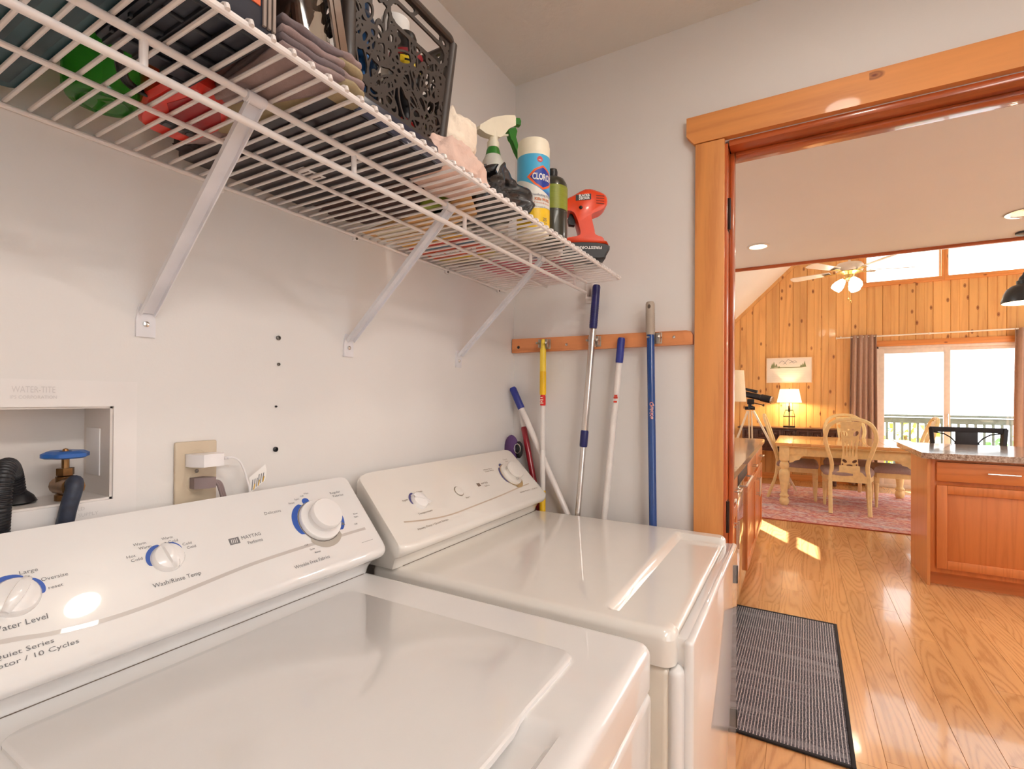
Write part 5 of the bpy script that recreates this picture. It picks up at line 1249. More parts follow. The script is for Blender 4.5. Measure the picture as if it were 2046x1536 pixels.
for k in range(4):
    o_ = .004*k; g.tube(spl([(-1.312+o_, -.246+o_, ZD+.03), (-1.300+o_, -.226+o_, ZD+.012), (-1.282+o_, -.190+o_*.5, ZD+.004), (-1.262+o_, -.166+o_*.4, ZD+.004+.002*k), (-1.236, -.166+o_, ZD+.004+.003*k), (-1.222, -.190+o_, ZD+.006), (-1.218, -.214, ZD+.02+o_)], 6), .0021, 7)
tag(obj('cable', g, m_cord), 'loop of thin black cords between the green bottle and the tool box', 'cable')
# red tool case
m_red = M('red_plastic', srgb(214, 48, 34), .35, 0, .2); m_red2 = M('dark_red_plastic', srgb(150, 16, 22), .4)
rc_ = thing('red_case', 'bright red plastic case with a black latch lying behind the shelf brace', 'case', (-1.19, -.15, ZD))
pl = [(-1.226, -.105), (-1.243, -.165), (-1.242, -.215), (-1.222, -.248), (-1.19, -.245), (-1.160, -.212), (-1.146, -.165), (-1.148, -.09), (-1.165, -.078), (-1.198, -.076), (-1.216, -.086)]
cx_, cy_2 = -1.195, -.16
def ring(k, z): return [(cx_+(x-cx_)*k, cy_2+(y-cy_2)*k, z) for x, y in pl]
n = len(pl); g = G(); g.add(ring(.9, ZD)+ring(1, ZD+.006)+ring(1, ZD+.05)+ring(.86, ZD+.075), [(k*n+i, k*n+(i+1) % n, (k+1)*n+(i+1) % n, (k+1)*n+i) for k in range(3) for i in range(n)]+[tuple(range(n)), tuple(3*n+i for i in range(n))])
obj('shell', g, m_red, rc_)
obj('recessed_panel', G().prism([(-1.214, -.225), (-1.180, -.222), (-1.160, -.19), (-1.157, -.15), (-1.205, -.148), (-1.222, -.175)], ZD-.0006, ZD+.001, 'xyz'), m_red2, rc_)
lt = obj('latch', G().box(-1.206, -1.156, -.131, -.112, ZD-.001, ZD+.004, .001), m_black, rc_)
for q in (-1.196, -1.181, -1.166): obj('latch_tab', G().box(q-.005, q+.005, -.127, -.116, ZD-.0022, ZD, .001), M('tab_grey', srgb(66, 62, 64), .5), lt)
# folded cloths
m_khaki = cloth_mat('khaki_cloth', srgb(158, 142, 112)); m_mauve = cloth_mat('mauve_cloth', srgb(150, 130, 128)); m_greyc = cloth_mat('grey_cloth', srgb(120, 108, 110))
fold_stack('folded_cloth', 'folded grey-mauve cloths beside the black tool box', 'cloth', [(-1.214, -.400), (-1.205, -.27), (-1.187, -.225), (-1.15, -.30), (-1.13, -.402), (-1.17, -.404)], ZD, 4, .011, [m_mauve, m_greyc], 3)
fold_stack('folded_cloth', 'folded khaki cloth with rolled edge against the front of the shelf', 'cloth', [(-1.165, -.398), (-1.178, -.26), (-1.165, -.165), (-1.12, -.16), (-1.085, -.25), (-1.076, -.33), (-1.10, -.404), (-1.135, -.408)], ZD+.0005, 4, .0125, [m_khaki, m_mauve, m_khaki, m_mauve], 8)
fold_stack('folded_cloth', 'mauve folded cloth lying under the shelf contents by the first brace', 'cloth', [(-1.175, -.155), (-1.165, -.085), (-1.13, -.09), (-1.09, -.16), (-1.12, -.175)], ZD, 2, .01, m_mauve, 5)
# clear box
nt = NT('clear_plastic'); tr = nt.n('BsdfTransparent'); tr.inputs[0].default_value = (.93, .9, .86, 1); gl = nt.n('BsdfGlossy'); gl.inputs['Roughness'].default_value = .06; mx = nt.n('MixShader'); lw = nt.n('LayerWeight'); lw.inputs['Blend'].default_value = .5
nt.l(nt.math('ADD', nt.math('MULTIPLY', nt.math('POWER', lw.outputs['Facing'], 4.0), .6), .06), mx.inputs[0]); nt.l(tr.outputs[0], mx.inputs[1]); nt.l(gl.outputs[0], mx.inputs[2]); nt.l(mx.outputs[0], nt.out.inputs[0]); m_clear = nt.m
m_brown = M('brown_mix', srgb(74, 46, 36), .7, 0, 0, .5, 40); m_post = M('smoky_edge', srgb(110, 84, 66), .25, 0, .3)
cb = thing('clear_bin', 'clear plastic bin of brown odds and ends leaning between tool box and basket', 'bin', (-1.15, -.28, 1.75))
zc = ZD+.053
def tilt(p): return V((p[0]+(1.95-p[2])*.22, p[1], p[2]))
g = tub(-1.212, -1.157, -.372, -.19, zc, 1.965, .004, .0025); g.v = [tuple(tilt(v)) for v in g.v]; obj('tub', g, m_clear, cb)
g = G()
for yy in (-.375, -.365): pass
g.bar(tilt((-1.150, -.374, zc+.004)), tilt((-1.150, -.374, 1.96)), .012, .006, (0, 1, 0)); g.bar(tilt((-1.164, -.378, zc+.004)), tilt((-1.164, -.378, 1.96)), .005, .004, (0, 1, 0)); obj('corner_post', g, m_post, cb)
g = blob((-1.147, -.275, zc+.004), .024, .075, .15, .35, 4, .8, .6); obj('contents', g, m_brown, cb, 180)
for k in range(6):
    a = V((-1.165+.008*k, -.36+.02*k, zc+.01+.03*(k % 3)))
    obj('contents', G().tube([a, a+V((.01, .02, .05))], .006, 8), M('cream_bits', srgb(196, 176, 132), .6) if k % 2 else m_brown, cb)
# flat black case
m_fcase = M('black_case_plastic', srgb(42, 34, 38), .35, 0, .1)
fc = thing('flat_case', 'wide flat black case lying under the black basket', 'case', (-1.01, -.2, ZD))
obj('lower_shell', G().box(-1.135, -.893, -.372, -.022, ZD, ZD+.018, .006), m_fcase, fc); obj('upper_shell', G().box(-1.133, -.895, -.370, -.024, ZD+.0185, ZD+.037, .006), m_fcase, fc)
obj('lip', G().box(-1.09, -.90, -.377, -.371, ZD+.002, ZD+.03, .002), M('navy_plastic', srgb(34, 38, 58), .3, 0, .2), fc)
sk = obj('sticker', G().box(-1.018, -.972, -.178, -.146, ZD-.0008, ZD+.0005), m_paper, fc, 0)
g = G()
for k in range(5): g.box(-1.012+k*.008, -1.009+k*.008, -.172, -.152, ZD-.0012, ZD-.0006)
obj('print', g, M('sticker_grey', srgb(120, 104, 100), .6), sk, 0)
tag(obj('brown_wrap', blob((-1.10, -.06, ZD), .055, .03, .045, .2, 7), M('dark_brown_bag', srgb(52, 40, 40), .6, 0, 0, .2, 30, .3, 60), None, 180), 'dark brown wrapped bundle at the wall beside the black flat case', 'bundle')
# ------------------------------------------------------------------ basket with cut-out leaf pattern
ZB = ZD+.0375
m_bask = M('basket_brown', srgb(58, 50, 46), .42, 0, .05, .06, 30)
bk = thing('plastic_basket', 'tall dark basket with cut-out leaf and flower pattern full of cans', 'basket', (-.99, -.245, ZB))
def pattern(seed, w, h, slot):
    rr = random.Random(seed); ms = []
    def flower(cu, cv, R, k, ph):
        for i in range(k):
            a = ph+2*PI*i/k; ms.append((cu+math.cos(a)*R*.62, cv+math.sin(a)*R*.62, R*.40, R*.24, a))
    for (cu, cv, R, k) in ((.12, .52, .034, 5), (.78, .18, .034, 6), (.3, .12, .026, 5), (.9, .55, .026, 5), (.45, .38, .024, 5), (.1, .88, .03, 6), (.95, .9, .022, 5)): flower(cu*w, cv*h, R, k, rr.random()*6)
    for _ in range(54):
        ms.append((rr.random()*w, rr.random()*h, .016+.013*rr.random(), .0065+.0045*rr.random(), rr.choice((.6, 1.0, 1.4, 2.0, 2.4))+rr.gauss(0, .3)))
    pre = [(a, b, c, d, math.cos(e), math.sin(e)) for a, b, c, d, e in ms]
    def fn(u, v):
        ed = min(u, w-u, v, h-v)
        best = -9
        for a, b, c, d, ce, se in pre:
            x, y = u-a, v-b
            if abs(x) > c+.008 or abs(y) > c+.008: continue
            p, q = x*ce+y*se, -x*se+y*ce
            rr_ = math.sqrt((p/c)**2+(q/d)**2); dist = (rr_-1)*d
            val = .00135-abs(dist)
            if val > best: best = val
        best = max(best, .005-ed)
        best = max(best, -.0030)
        if slot:
            a, b, L, R = slot; dx = max(0, abs(u-a)-L); d = math.hypot(dx, v-b)-R
            best = max(best, .0055-abs(d)) if d > 0 else min(best, d) if d < -.0005 else best
            if d <= 0: best = min(best, d+.0)
        return best
    return fn
bx0, bx1, by0, by1, h_ = -1.092, -.888, -.366, -.125, .182
FLR = .013
def side(name, o, ux, uy, w, slot, seed):
    """wall from corner o along (ux, uy); flares outwards towards the top"""
    nx, ny = uy, -ux
    fn = pattern(seed, w, h_, slot)
    def mp(u, v, t):
        k = v/h_; uu = -FLR*k+(u/w)*(w+2*FLR*k)
        return V((o[0]+ux*uu+nx*(FLR*k-t), o[1]+uy*uu+ny*(FLR*k-t), ZB+v))
    obj(name, plate(fn, 0, w, 0, h_, .00225, .0028, mp), m_bask, bk, 25)
side('front_panel', (bx0, by0), 1, 0, bx1-bx0, ((bx1-bx0)*.63, h_*.80, .043, .0145), 5)
side('side_panel', (bx0, by1), 0, -1, by1-by0, None, 9)
side('side_panel', (bx1, by0), 0, 1, by1-by0, None, 12)
obj('back_panel', G().box(bx0, bx1, by1-.002, by1, ZB, ZB+h_), m_bask, bk)
obj('base', G().box(bx0+.004, bx1-.004, by0+.004, by1-.004, ZB, ZB+.003), m_bask, bk)
for (x, y, sx, sy) in ((bx0, by0, -1, -1), (bx1, by0, 1, -1), (bx0, by1, -1, 1), (bx1, by1, 1, 1)):
    g = G().tube([(x-sx*.004, y-sy*.004, ZB), (x+sx*(FLR-.003), y+sy*(FLR-.003), ZB+h_)], .0095, 12)
    obj('corner_post', g, m_bask, bk)
rp = [(x, y, ZB+h_+.002) for x, y in rpoly(bx0-FLR-.002, bx1+FLR+.002, by0-FLR-.002, by1+FLR+.002, .022, 5)]
obj('rim', G().tube(rp, .0062, 10, closed=True), m_bask, bk)
# contents of the basket
m_can = M('blue_can', srgb(30, 78, 128), .25, .6); m_bcan = M('black_can', srgb(30, 28, 30), .35); m_yel = M('yellow_print', srgb(240, 206, 30), .5)
def can(label, x, y, r, z0, z1, m, cap=None):
    t = thing('spray_can', label, 'can', (x, y, z0))
    obj('body', G().lathe([(0, 0), (r*.95, 0), (r, .004), (r, z1-z0-.02), (r*.8, z1-z0-.006), (r*.5, z1-z0), (0, z1-z0)], 24, (x, y, z0)), m, t)
    obj('cap', G().lathe([(r*.62, z1-z0-.004), (r*.62, z1-z0+.02), (r*.55, z1-z0+.026), (0, z1-z0+.027)], 20, (x, y, z0)), cap or m, t)
    return t
zi = ZB+.0035
can('shiny dark blue can inside the left of the black basket', -1.030, -.312, .031, zi, zi+.155, m_can)
t = can('black spray can with yellow letters behind the basket handle slot', -.935, -.325, .028, zi, zi+.150, m_bcan)
def cyl(x, y, r, z, a0):
    return lambda u, v, c: V((x+(r+.0006+c)*math.cos(a0+u/r), y+(r+.0006+c)*math.sin(a0+u/r), z+v))
obj('lettering', text('FL', .034, cyl(-.935, -.325, .028, zi+.112, math.radians(238)), w=.036, bold=.0015), m_yel, t, 0)
obj('colour_band', G().lathe([(.0284, .128), (.0284, .138)], 24, (-.935, -.325, zi)), M('crimson_print', srgb(150, 30, 40), .5), t)
rl_ = tag(obj('paper_roll', G().lathe([(.010, 0), (.024, 0), (.024, .225), (.010, .225), (.010, 0)], 24, (-.918, -.285, zi)), m_paper), 'white roll standing up out of the black basket', 'roll')
tag(obj('wooden_paddle', G().prism([(-.905, zi), (-.878, zi), (-.872, 1.955), (-.876, 1.985), (-.896, 1.975), (-.905, 1.94)], -.268, -.263, 'xzy'), M('pale_wood', srgb(226, 204, 156), .6, vscale=(1, 1, .1))), 'flat pale wooden paddle sticking up from the black basket', 'paddle')
tag(obj('orange_tin', G().lathe([(0, 0), (.026, 0), (.026, .06), (0, .062)], 20, (-1.035, -.24, zi)), M('orange_tin', srgb(206, 78, 30), .4)), 'small orange tin glimpsed through the basket pattern', 'tin')
tag(obj('tan_box', G().box(-.99, -.93, -.26, -.16, zi, zi+.10, .003), M('tan_carton', srgb(214, 184, 138), .7)), 'tan carton inside the black basket glimpsed through its pattern', 'box')
tag(obj('red_tube', G().tube([(-.905, -.345, zi+.012), (-.965, -.345, zi+.012)], .010, 14), M('red_tube', srgb(200, 34, 30), .35)), 'small red tube lying at the bottom of the black basket', 'tube')
# ------------------------------------------------------------------ middle of the shelf
m_pink = cloth_mat('pink_cloth', srgb(226, 196, 182)); m_peach = cloth_mat('peach_cloth', srgb(236, 222, 204))
tag(obj('pink_cloth', blob((-.842, -.335, ZD), .088, .062, .062, .17, 2, .75, .5, 60, 30, 2.4), m_pink, None, 180), 'pale pink crumpled cloth hanging at the front edge right of the basket', 'cloth')
tag(obj('peach_cloth', blob((-.838, -.345, ZD+.045), .055, .038, .085, .14, 6, .85, .7, 60, 30, 1.9), m_peach, None, 180), 'cream draped cloth humped on top of the pink cloth beside the basket', 'cloth')
tag(obj('brown_cloth', blob((-.825, -.135, ZD), .088, .125, .06, .34, 11, .7, .4, 64, 30, 4.2), cloth_mat('brown_cloth', srgb(88, 70, 66)), None, 180), 'dark brown crumpled cloth with ragged edge near the wall', 'cloth')
m_jar = M('green_lid', srgb(160, 176, 70), .4)
tag(obj('green_jar', G().lathe([(0, 0), (.03, 0), (.032, .01), (.032, .17), (.028, .185), (.02, .195), (0, .198)], 24, (-.755, -.245, ZD)), m_jar), 'small lime green rounded jar peeking out behind the basket', 'jar')
m_kraft = M('kraft_board', srgb(222, 178, 122), .7, 0, 0, .06, 30, vscale=(.2, 3, 1))
cs_ = thing('cardboard_sheet', 'tan cardboard sheet lying flat under the black plastic bag', 'sheet', (-.7, -.18, ZD))
obj('sheet', G().prism([(-.78, -.35), (-.70, -.31), (-.655, -.17), (-.655, -.015), (-.735, -.012), (-.76, -.2)], ZD, ZD+.004, 'xyz'), m_kraft, cs_)
obj('white_patch', G().prism([(-.735, -.15), (-.68, -.14), (-.675, -.03), (-.725, -.03)], ZD-.0006, ZD+.001, 'xyz'), M('cream_paper', srgb(226, 214, 190), .6), cs_)
# black plastic bag
nt = NT('bag_plastic'); pbr(nt, .22, 0, .2); nt.b.inputs['Base Color'].default_value = (.014, .012, .012, 1)
c = nt.coord(); nt.bump(nt.math('ADD', nt.noise(c, 90, 4, .7), nt.noise(nt.coord((60, 14, 14)), 1, 2)), .7, .004); m_bag = nt.m
pbg = thing('plastic_bag', 'crinkled black plastic bag standing in front of the spray bottle', 'bag', (-.64, -.28, ZD))
obj('lower_bag', blob((-.672, -.285, ZD+.005), .084, .090, .05, .2, 13, .6, .4, 60, 28, 4), m_bag, pbg, 180)
A0, A1, A2, A3 = V((-.735, -.345, ZD+.03)), V((-.668, -.352, 1.806)), V((-.515, -.352, 1.769)), V((-.575, -.372, ZD+.006))
def flap(u, v):
    p = (A0.lerp(A3, u)).lerp(A1.lerp(A2, u), v); w = math.sin(u*PI)*math.sin(v*PI*.9)
    return p+V((.01*mnoise.noise((u*5, v*4, 1)), -.018*math.sin(u*9+v*2)*(.2+w)+.012*mnoise.noise((u*7, v*3, 2)), .012*mnoise.noise((u*4, v*6, 3))*w))
o = obj('bag_fold', G().grid(40, 24, flap), m_bag, pbg, 180); md = o.modifiers.new('thick', 'SOLIDIFY'); md.thickness = .0012
def flap2(u, v):
    p = V((-.715, -.335, ZD+.02)).lerp(V((-.61, -.30, ZD+.02)), u).lerp(V((-.735, -.335, 1.775)).lerp(V((-.645, -.33, 1.812)), u), v)
    return p+V((0, -.012*math.sin(u*11+1)*(.3+v)+.01*mnoise.noise((u*6, v*5, 9)), .008*mnoise.noise((u*5, v*5, 5))))
o = obj('bag_fold', G().grid(30, 20, flap2), m_bag, pbg, 180); md = o.modifiers.new('thick', 'SOLIDIFY'); md.thickness = .0012
# spray bottle
nt = NT('milky_plastic'); pbr(nt, .3); nt.b.inputs['Base Color'].default_value = (.86, .83, .78, 1); nt.b.inputs['Alpha'].default_value = .82; nt.b.inputs['Subsurface Weight'].default_value = .2; m_milk = nt.m
m_green = M('leaf_green', srgb(42, 122, 40), .35, 0, .2); m_ivory = M('ivory_plastic', srgb(244, 236, 214), .4)
sx_, sy_ = -.538, -.246
sp_b = thing('spray_bottle', 'white spray bottle with green trigger and collar behind the black bag', 'bottle', (sx_, sy_, ZD))
obj('body', G().lathe([(0, 0), (.036, 0), (.038, .006), (.038, .13), (.036, .15), (.030, .165), (.026, .178), (.026, .19), (.018, .206), (.0145, .212)], 28, (sx_, sy_, ZD)), m_milk, sp_b)
obj('collar', G().lathe([(.0195, .190), (.0195, .200), (.0165, .217), (.013, .226), (0, .227)], 24, (sx_, sy_, ZD)), m_green, sp_b)
obj('neck', G().lathe([(.0135, .223), (.0145, .226), (.0145, .238), (.0115, .24), (.011, .262)], 20, (sx_, sy_, ZD)), m_ivory, sp_b)
ua = V((.93, -.36, 0)).normalized()
def sm(p, t): return V((sx_, sy_, ZD))+ua*p[0]+V((-ua.y, ua.x, 0))*t+V((0, 0, p[1]))
def side_prism(poly, t):
    n = len(poly); return G().add([sm(p, -t) for p in poly]+[sm(p, t) for p in poly], [tuple(range(n))[::-1], tuple(range(n, 2*n))]+[(i, (i+1) % n, n+(i+1) % n, n+i) for i in range(n)])
obj('head', side_prism([(-.048, .252), (-.046, .262), (-.01, .292), (.03, .312), (.058, .322), (.062, .318), (.062, .298), (.04, .282), (.026, .262), (.014, .252), (-.012, .248), (-.03, .247)], .0105), m_ivory, sp_b)
tg_ = obj('trigger', side_prism([(.040, .282), (.064, .296), (.070, .288), (.066, .272), (.074, .252), (.088, .222), (.086, .217), (.068, .238), (.056, .258), (.050, .262), (.046, .272)], .0065), m_green, sp_b)
obj('nozzle', G().tube([sm((.060, .310), 0), sm((.078, .314), 0)], [.0105, .0115], 8), m_green, sp_b, 0)
obj('push_rod', G().tube([sm((.02, .262), 0), sm((.045, .272), 0)], .0028, 8), m_ivory, sp_b)
# upside-down cleaning carton
m_olive = M('olive_print', srgb(92, 78, 48), .6); m_lime = M('lime_print', srgb(170, 182, 40), .5); m_cart = M('carton_grey', srgb(196, 190, 180), .6)
cx0 = V((-.527, -.150, 0)); cu_ = V((.80, .60, 0)).normalized() if False else V((.95, .31, 0)).normalized(); cn_ = V((-cu_.y, cu_.x, 0))
crt = thing('cleaner_carton', 'grey and olive cleaning-product carton standing upside down behind the spray bottle', 'box', (-.46, -.12, ZD))
def cp_(u, v, w=0): return V((-.572, -.158, ZD))+cu_*u-cn_*w+V((0, 0, v))
def cbox(u0, u1, v0, v1, w0, w1):
    return G().add([cp_(u, v, w) for w in (w0, w1) for u, v in ((u0, v0), (u1, v0), (u1, v1), (u0, v1))], [(0, 1, 2, 3), (7, 6, 5, 4), (0, 4, 5, 1), (1, 5, 6, 2), (2, 6, 7, 3), (3, 7, 4, 0)])
obj('carton', cbox(0, .125, .057, .262, -.045, 0), m_cart, crt, 0)
obj('olive_band', cbox(.0, .125, .205, .228, 0, .0008), m_olive, crt, 0); obj('olive_band', cbox(0, .125, .13, .15, 0, .0008), m_olive, crt, 0)
obj('torn_flap', G().add([cp_(-.012, .262, .001), cp_(.0, .285, .001), cp_(.03, .278, .001), cp_(.055, .312, .001), cp_(.125, .322, .001), cp_(.125, .262, .001)], [(0, 1, 2, 3, 4, 5)]), m_olive, crt, 0)
obj('lime_stripe', G().add([cp_(.05, .298, .002), cp_(.06, .312, .002), cp_(.118, .325, .002), cp_(.122, .318, .002), cp_(.118, .306, .002)], [(0, 1, 2, 3, 4)]), m_lime, crt, 0)
obj('lettering', text('clean', .019, lambda u, v, c: cp_(.082-u, .2165-v, .0012+c), w=.052, bold=.0004), m_paper, crt, 0)
obj('lettering', text('A', .019, lambda u, v, c: cp_(.046-u, .2165-v, .0012+c), w=.012, bold=.0006), m_lime, crt, 0)
# wipes canister
wx, wy = -.512, -.343; wr = .0385; wh = .222
wc = thing('wipes_canister', 'tall disinfecting wipes canister with blue and yellow label at the shelf edge', 'canister', (wx, wy, ZD))
obj('body', G().lathe([(0, .003), (wr*.86, 0), (wr*.97, .003), (wr, .01), (wr, wh-.036), (wr*.97, wh-.032)], 40, (wx, wy, ZD)), m_ivory, wc)
obj('lid', G().lathe([(wr*.99, wh-.034), (wr*1.0, wh-.014), (wr*.97, wh-.010), (wr*.96, wh-.004), (wr*.92, wh), (0, wh+.001)], 40, (wx, wy, ZD)), m_ivory, wc)
va = math.atan2(-.8905-wy, -1.5573-wx)+math.radians(34)      # label centre
def cw_(u, v, w=0): return V((wx+(wr+w)*math.cos(va+u/wr), wy+(wr+w)*math.sin(va+u/wr), ZD+v))
def cpatch(fn_lo, fn_hi, u0, u1, w, n=40): return G().ribbon([cw_(u0+(u1-u0)*i/n, fn_lo(u0+(u1-u0)*i/n), w) for i in range(n+1)], [cw_(u0+(u1-u0)*i/n, fn_hi(u0+(u1-u0)*i/n), w) for i in range(n+1)])
def diamond(k, v0): return [(-.036*k, v0), (-.020*k, v0+.017*k), (.0, v0+.027*k), (.020*k, v0+.017*k), (.036*k, v0), (.020*k, v0-.017*k), (0, v0-.027*k), (-.020*k, v0-.017*k)]
def cpoly(pts, w):
    P_ = []
    for a, b in zip(pts, pts[1:]+pts[:1]):
        for i in range(6): P_.append((a[0]+(b[0]-a[0])*i/6, a[1]+(b[1]-a[1])*i/6))
    us = sorted(set(round(p[0], 5) for p in P_)); A, B = [], []
    for u in us:
        vs = []
        for a, b in zip(pts, pts[1:]+pts[:1]):
            if min(a[0], b[0])-1e-9 <= u <= max(a[0], b[0])+1e-9 and abs(a[0]-b[0]) > 1e-9: vs.append(a[1]+(b[1]-a[1])*(u-a[0])/(b[0]-a[0]))
        if vs: A.append(cw_(u, min(vs), w)); B.append(cw_(u, max(vs), w))
    return G().ribbon(A, B)
full = wr*PI*.98
nt = NT('label_blue'); pbr(nt, .35, 0, .2); sp = nt.n('SeparateXYZ'); nt.l(nt.coord(), sp.inputs[0]); nt.l(nt.ramp(nt.math('ADD', nt.math('MULTIPLY', sp.outputs[2], 8), nt.math('MULTIPLY', nt.noise(nt.coord(), 20, 2), .3)), [(.9, srgb(40, 92, 176)), (1.35, srgb(70, 176, 222))]), nt.b.inputs['Base Color']); m_lblue = nt.m
obj('blue_label', cpatch(lambda u: .108-.02*math.sin((u+.02)*26), lambda u: wh-.040, -full, full, .0004), m_lblue, wc)
obj('white_label', cpatch(lambda u: .058, lambda u: .108-.02*math.sin((u+.02)*26), -full, full, .0004), M('label_pale', srgb(226, 226, 220), .4), wc)
obj('yellow_label', cpatch(lambda u: .012, lambda u: .058+.006*math.sin(u*20), -full, full, .0006), M('label_yellow', srgb(240, 196, 24), .4), wc)
obj('logo_border', cpoly(diamond(1.05, .128), .0008), M('label_orange', srgb(232, 96, 36), .4), wc)
obj('logo_diamond', cpoly(diamond(.86, .128), .0012), M('logo_blue', srgb(34, 58, 156), .4), wc)
ctx = lambda v0, w=.0016, u0=0: (lambda u, v, c: cw_(u+u0, v0+v, w+c))
obj('lettering', text('CLOROX', .021, ctx(.128), w=.052, bold=.0006), m_paper, wc, 0)
obj('lettering', text('Disinfecting Wipes', .008, ctx(.087, .001), w=.056).merge(text('25', .010, ctx(.032, .001, .006), w=.012)).merge(text('WET WIPES', .004, ctx(.024, .001, .006), w=.016)).merge(text('Kills viruses & bacteria', .004, ctx(.060, .001), w=.046)), M('label_navy', srgb(60, 72, 110), .5), wc, 0)
obj('lettering', text('Kills 99.9%', .009, ctx(.077, .001), w=.040, bold=.0003).merge(text('of viruses & bacteria', .006, ctx(.069, .001), w=.046)), M('label_rust', srgb(206, 120, 70), .5), wc, 0)
obj('red_seal', G().add([cw_(-.008+.0068*math.cos(a*PI/10), .169+.0068*math.sin(a*PI/10), .001) for a in range(20)], [tuple(range(20))]), M('seal_red', srgb(206, 60, 60), .5), wc, 0)
obj('seal_ring', cpoly([(-.0125, .167), (-.008, .1655), (-.0035, .167), (-.008, .1685)], .0014), m_paper, wc, 0)
# propane cylinder
gx_, gy_ = -.432, -.355; gr = .0375
pp = thing('gas_cylinder', 'short black gas cylinder with lime green label beside the wipes canister', 'cylinder', (gx_, gy_, ZD))
m_gcyl = M('olive_black_metal', srgb(56, 54, 44), .28, .3, .2)
obj('tank', G().lathe([(0, .002), (gr*.8, 0), (gr*.97, .006), (gr, .014), (gr, .135), (gr*.95, .15), (gr*.78, .162), (gr*.45, .169), (.0, .17)], 36, (gx_, gy_, ZD)), m_gcyl, pp)
obj('seam_ring', G().lathe([(gr, .076), (gr*1.015, .078), (gr, .080)], 36, (gx_, gy_, ZD)), m_gcyl, pp)
obj('green_label', G().lathe([(gr*1.006, .082), (gr*1.006, .140)], 36, (gx_, gy_, ZD)), M('label_lime', srgb(134, 140, 38), .4, 0, 0, .1, 200, vscale=(.2, .2, 2)), pp)
obj('valve_cap', G().lathe([(.012, .166), (.0125, .184), (.011, .190), (0, .191)], 18, (gx_, gy_, ZD)), m_black, pp)
# drill
m_dor = M('orange_plastic', srgb(232, 68, 20), .35, 0, .15)
dl = thing('cordless_drill', 'orange cordless drill standing on its black battery at the shelf end', 'drill', (-.25, -.375, ZD))
da = V((.50, -.866, 0)); dn = V((.866, .50, 0)); do = V((-.262, -.362, ZD))
def dm(p, t): return do+da*p[0]+dn*t+V((0, 0, p[1]))
def dpr(poly, t, bev=.006):
    n = len(poly); cxx = sum(p[0] for p in poly)/n; cyy = sum(p[1] for p in poly)/n
    ins = [(cxx+(p[0]-cxx)*.90, cyy+(p[1]-cyy)*.90) for p in poly]
    vs = [dm(p, -t) for p in ins]+[dm(p, -t+bev) for p in poly]+[dm(p, t-bev) for p in poly]+[dm(p, t) for p in ins]
    return G().add(vs, [(k*n+i, k*n+(i+1) % n, (k+1)*n+(i+1) % n, (k+1)*n+i) for k in range(3) for i in range(n)]+[tuple(range(n)), tuple(3*n+i for i in range(n))])
def sp2(pts, n=4): return [(p.x, p.y) for p in spl([(a, b, 0) for a, b in pts]+[(*pts[0], 0)], n)[:-1]]
obj('battery', dpr(sp2([(-.058, .004), (.05, .002), (.066, .01), (.067, .043), (-.06, .043)]), .032), m_black, dl)
hd = obj('drill_body', dpr(sp2([(-.09, .166), (-.04, .170), (.01, .196), (.045, .190), (.066, .178), (.070, .158), (.062, .142), (.045, .134), (.028, .125), (.030, .105), (.036, .08), (.040, .064), (.060, .056), (.066, .046), (.064, .042), (-.060, .042), (-.062, .050), (-.02, .058), (-.006, .066), (-.010, .09), (-.018, .115), (-.034, .135), (-.09, .138)], 3), .027, .009), m_dor, dl, 60)
hd.data.update()
obj('chuck', G().tube([dm((-.088, .152), 0), dm((-.13, .152), 0), dm((-.15, .152), 0)], [.02, .018, .009], 18), m_black, dl)
obj('trigger', dpr([(-.034, .100), (-.018, .098), (-.016, .13), (-.032, .132), (-.038, .116)], .009, .003), m_black, dl)
obj('direction_switch', G().ball(dm((-.004, .142), -.027), .005), m_black, dl)
def dface(poly, w, m, nm): obj(nm, G().add([dm(p, -.027-w) for p in poly], [tuple(range(len(poly)))]), m, dl, 0)
dface([(-.018, .160), (.024, .164), (.024, .180), (-.018, .176)], .0006, m_black, 'name_badge')
obj('lettering', text('BLACK&', .009, lambda u, v, c: dm((.005+u, .1745+v+u*.09), -.0282-c), w=.030, bold=.0004).merge(text('DECKER', .009, lambda u, v, c: dm((.005+u, .1665+v+u*.09), -.0282-c), w=.030, bold=.0004)), m_paper, dl, 0)
for k in range(4): dface([(.038, .153+k*.007), (.060, .151+k*.007), (.060, .1535+k*.007), (.038, .1555+k*.007)], .0006, M('vent_dark', srgb(120, 30, 10), .6), 'vent_slot')
obj('lettering', text('FIRESTORM', .010, lambda u, v, c: dm((.02-u, .031-v), -.0326-c), w=.066, bold=.0003), m_paper, dl, 0)
# pouch between cylinder and drill
m_poch = M('crimson_packet', srgb(176, 30, 56), .4)
ph_ = thing('seed_packet', 'crimson packet with gold lettering standing between gas cylinder and drill', 'packet', (-.30, -.325, ZD))
obj('packet', G().box(-.345, -.262, -.322, -.312, ZD, 1.80, .003), m_poch, ph_)
g = G()
for k, z in enumerate((1.735, 1.745, 1.757, 1.768)): g.box(-.338, -.270-.012*(k % 2), -.3235, -.322, z-.003, z+.003)
obj('gold_print', g, M('gold_print', srgb(206, 164, 84), .5), ph_, 0)
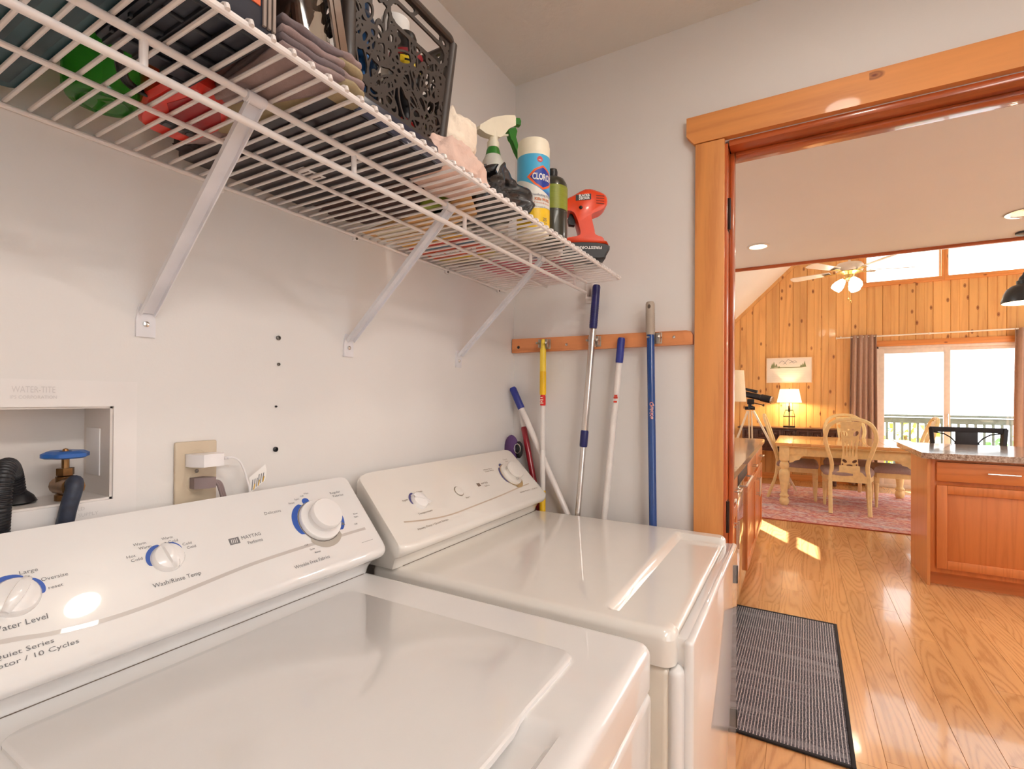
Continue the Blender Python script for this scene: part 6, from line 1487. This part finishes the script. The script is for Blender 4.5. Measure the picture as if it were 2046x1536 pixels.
# striped carton lying flat
m_w = M('carton_white', srgb(232, 226, 218), .5)
sb_ = thing('striped_carton', 'striped red, blue and yellow carton lying face down near the wall', 'box', (-.52, -.11, ZD))
obj('carton', G().box(-.625, -.425, -.205, -.018, ZD+.0012, ZD+.055, .002), m_w, sb_)
for x0, x1, cc_ in ((-.625, -.602, srgb(232, 176, 40)), (-.598, -.562, srgb(212, 66, 40)), (-.560, -.542, srgb(110, 140, 160)), (-.540, -.478, srgb(222, 92, 48)), (-.476, -.462, srgb(220, 150, 50)), (-.460, -.436, srgb(206, 190, 90))):
    obj('colour_stripe', G().box(x0, x1, -.203, -.02, ZD+.0004, ZD+.0014), M('stripe_%d' % int(-x0*1000), cc_, .5), sb_, 0)
obj('lettering', text('Hefty', .05, lambda u, v, c: V((-.508-v, -.105-u, ZD-.0002-c*.3)), w=.15, bold=.002), m_paper, sb_, 0)
obj('yellow_oval', G().add([(-.452+.010*math.cos(a*PI/12), -.10+.075*math.sin(a*PI/12), ZD+.0001) for a in range(24)], [tuple(range(24))]), m_yel, sb_, 0)
# white, pink packages
m_wpack = M('white_packet', srgb(222, 214, 208), .5, 0, 0, .05, 10)
wp_ = thing('paper_packet', 'flat white paper packet with a blue print lying mid-shelf', 'packet', (-.38, -.26, ZD))
obj('packet', G().prism([(-.475, -.235), (-.44, -.285), (-.385, -.350), (-.345, -.345), (-.325, -.31), (-.36, -.185), (-.42, -.15)], ZD+.0005, ZD+.022, 'xyz'), m_wpack, wp_)
obj('blue_print', G().prism([(-.372, -.265), (-.355, -.300), (-.349, -.297), (-.364, -.262)], ZD-.0003, ZD+.001, 'xyz'), M('print_blue', srgb(44, 44, 110), .5), wp_, 0)
m_hot = M('hot_pink_bag', srgb(206, 40, 78), .4, 0, .1, .15, 14, .3, 60)
tag(obj('pink_bag', blob((-.292, -.155, ZD), .088, .092, .05, .12, 17, .6, .35), m_hot, None, 180), 'hot pink plastic bag lying flat above the last brace', 'bag')
tag(obj('pink_pouch', blob((-.178, -.245, ZD), .055, .05, .04, .12, 19, .6, .35), m_hot, None, 180), 'smaller hot pink pouch near the wall end of the shelf', 'pouch')
tag(obj('brown_packet', G().prism([(-.47, -.31), (-.38, -.28), (-.30, -.29), (-.29, -.335), (-.40, -.345)], ZD+.023, ZD+.04, 'xyz'), M('brown_packet', srgb(150, 104, 66), .6)), 'thin brown packet under the canister and cylinder', 'packet')
tag(obj('grey_bag', blob((-.40, -.075, ZD), .05, .06, .03, .2, 23, .6, .35), M('grey_plastic_bag', srgb(140, 118, 110), .5, 0, 0, .4, 40)), 'mottled grey bag against the wall beside the striped carton', 'bag')
# ================================================================== LAUNDRY LIGHTS: RECESSED LIGHT AND AN ADDED FILL PANEL
x, y = -.74, -1.03
t = thing('recessed_light', 'recessed ceiling light of the laundry above the front of the dryer', 'light', (x, y, ZL))
obj('trim_ring', G().lathe([(.125, 0), (.125, -.006), (.095, -.008), (.092, -.002)], 32, (x, y, ZL)), m_ring, t)
obj('lens', G().lathe([(.092, -.003), (.04, -.005), (0, -.006)], 32, (x, y, ZL)), M('warm_lens', (1, .95, .85), .4, emit=1.2, ecol=(1, .86, .62)), t)
area('laundry_light', (x, y, ZL-.012), (0, 0, 0), .11, 3.0, (1, .9, .78))
x, y = -1.6, -1.85  # unseen panel added to soften and lift the laundry light
t = thing('fill_panel', 'long white fill panel added under the laundry ceiling behind the camera', 'light', (x, y, ZL))
obj('fill_panel_body', G().box(x-.62, x+.62, y-.15, y+.15, ZL-.07, ZL, .01), m_ring, t)
obj('diffuser', G().box(x-.60, x+.60, y-.135, y+.135, ZL-.075, ZL-.06, .004), M('fill_panel_glow', (1, 1, 1), .4, emit=3, ecol=(1, .95, .9)), t)
area('laundry_fill_light', (x, y, ZL-.08), (0, 0, 0), 1.2, 17, (1, .94, .88), 'RECTANGLE', .27)
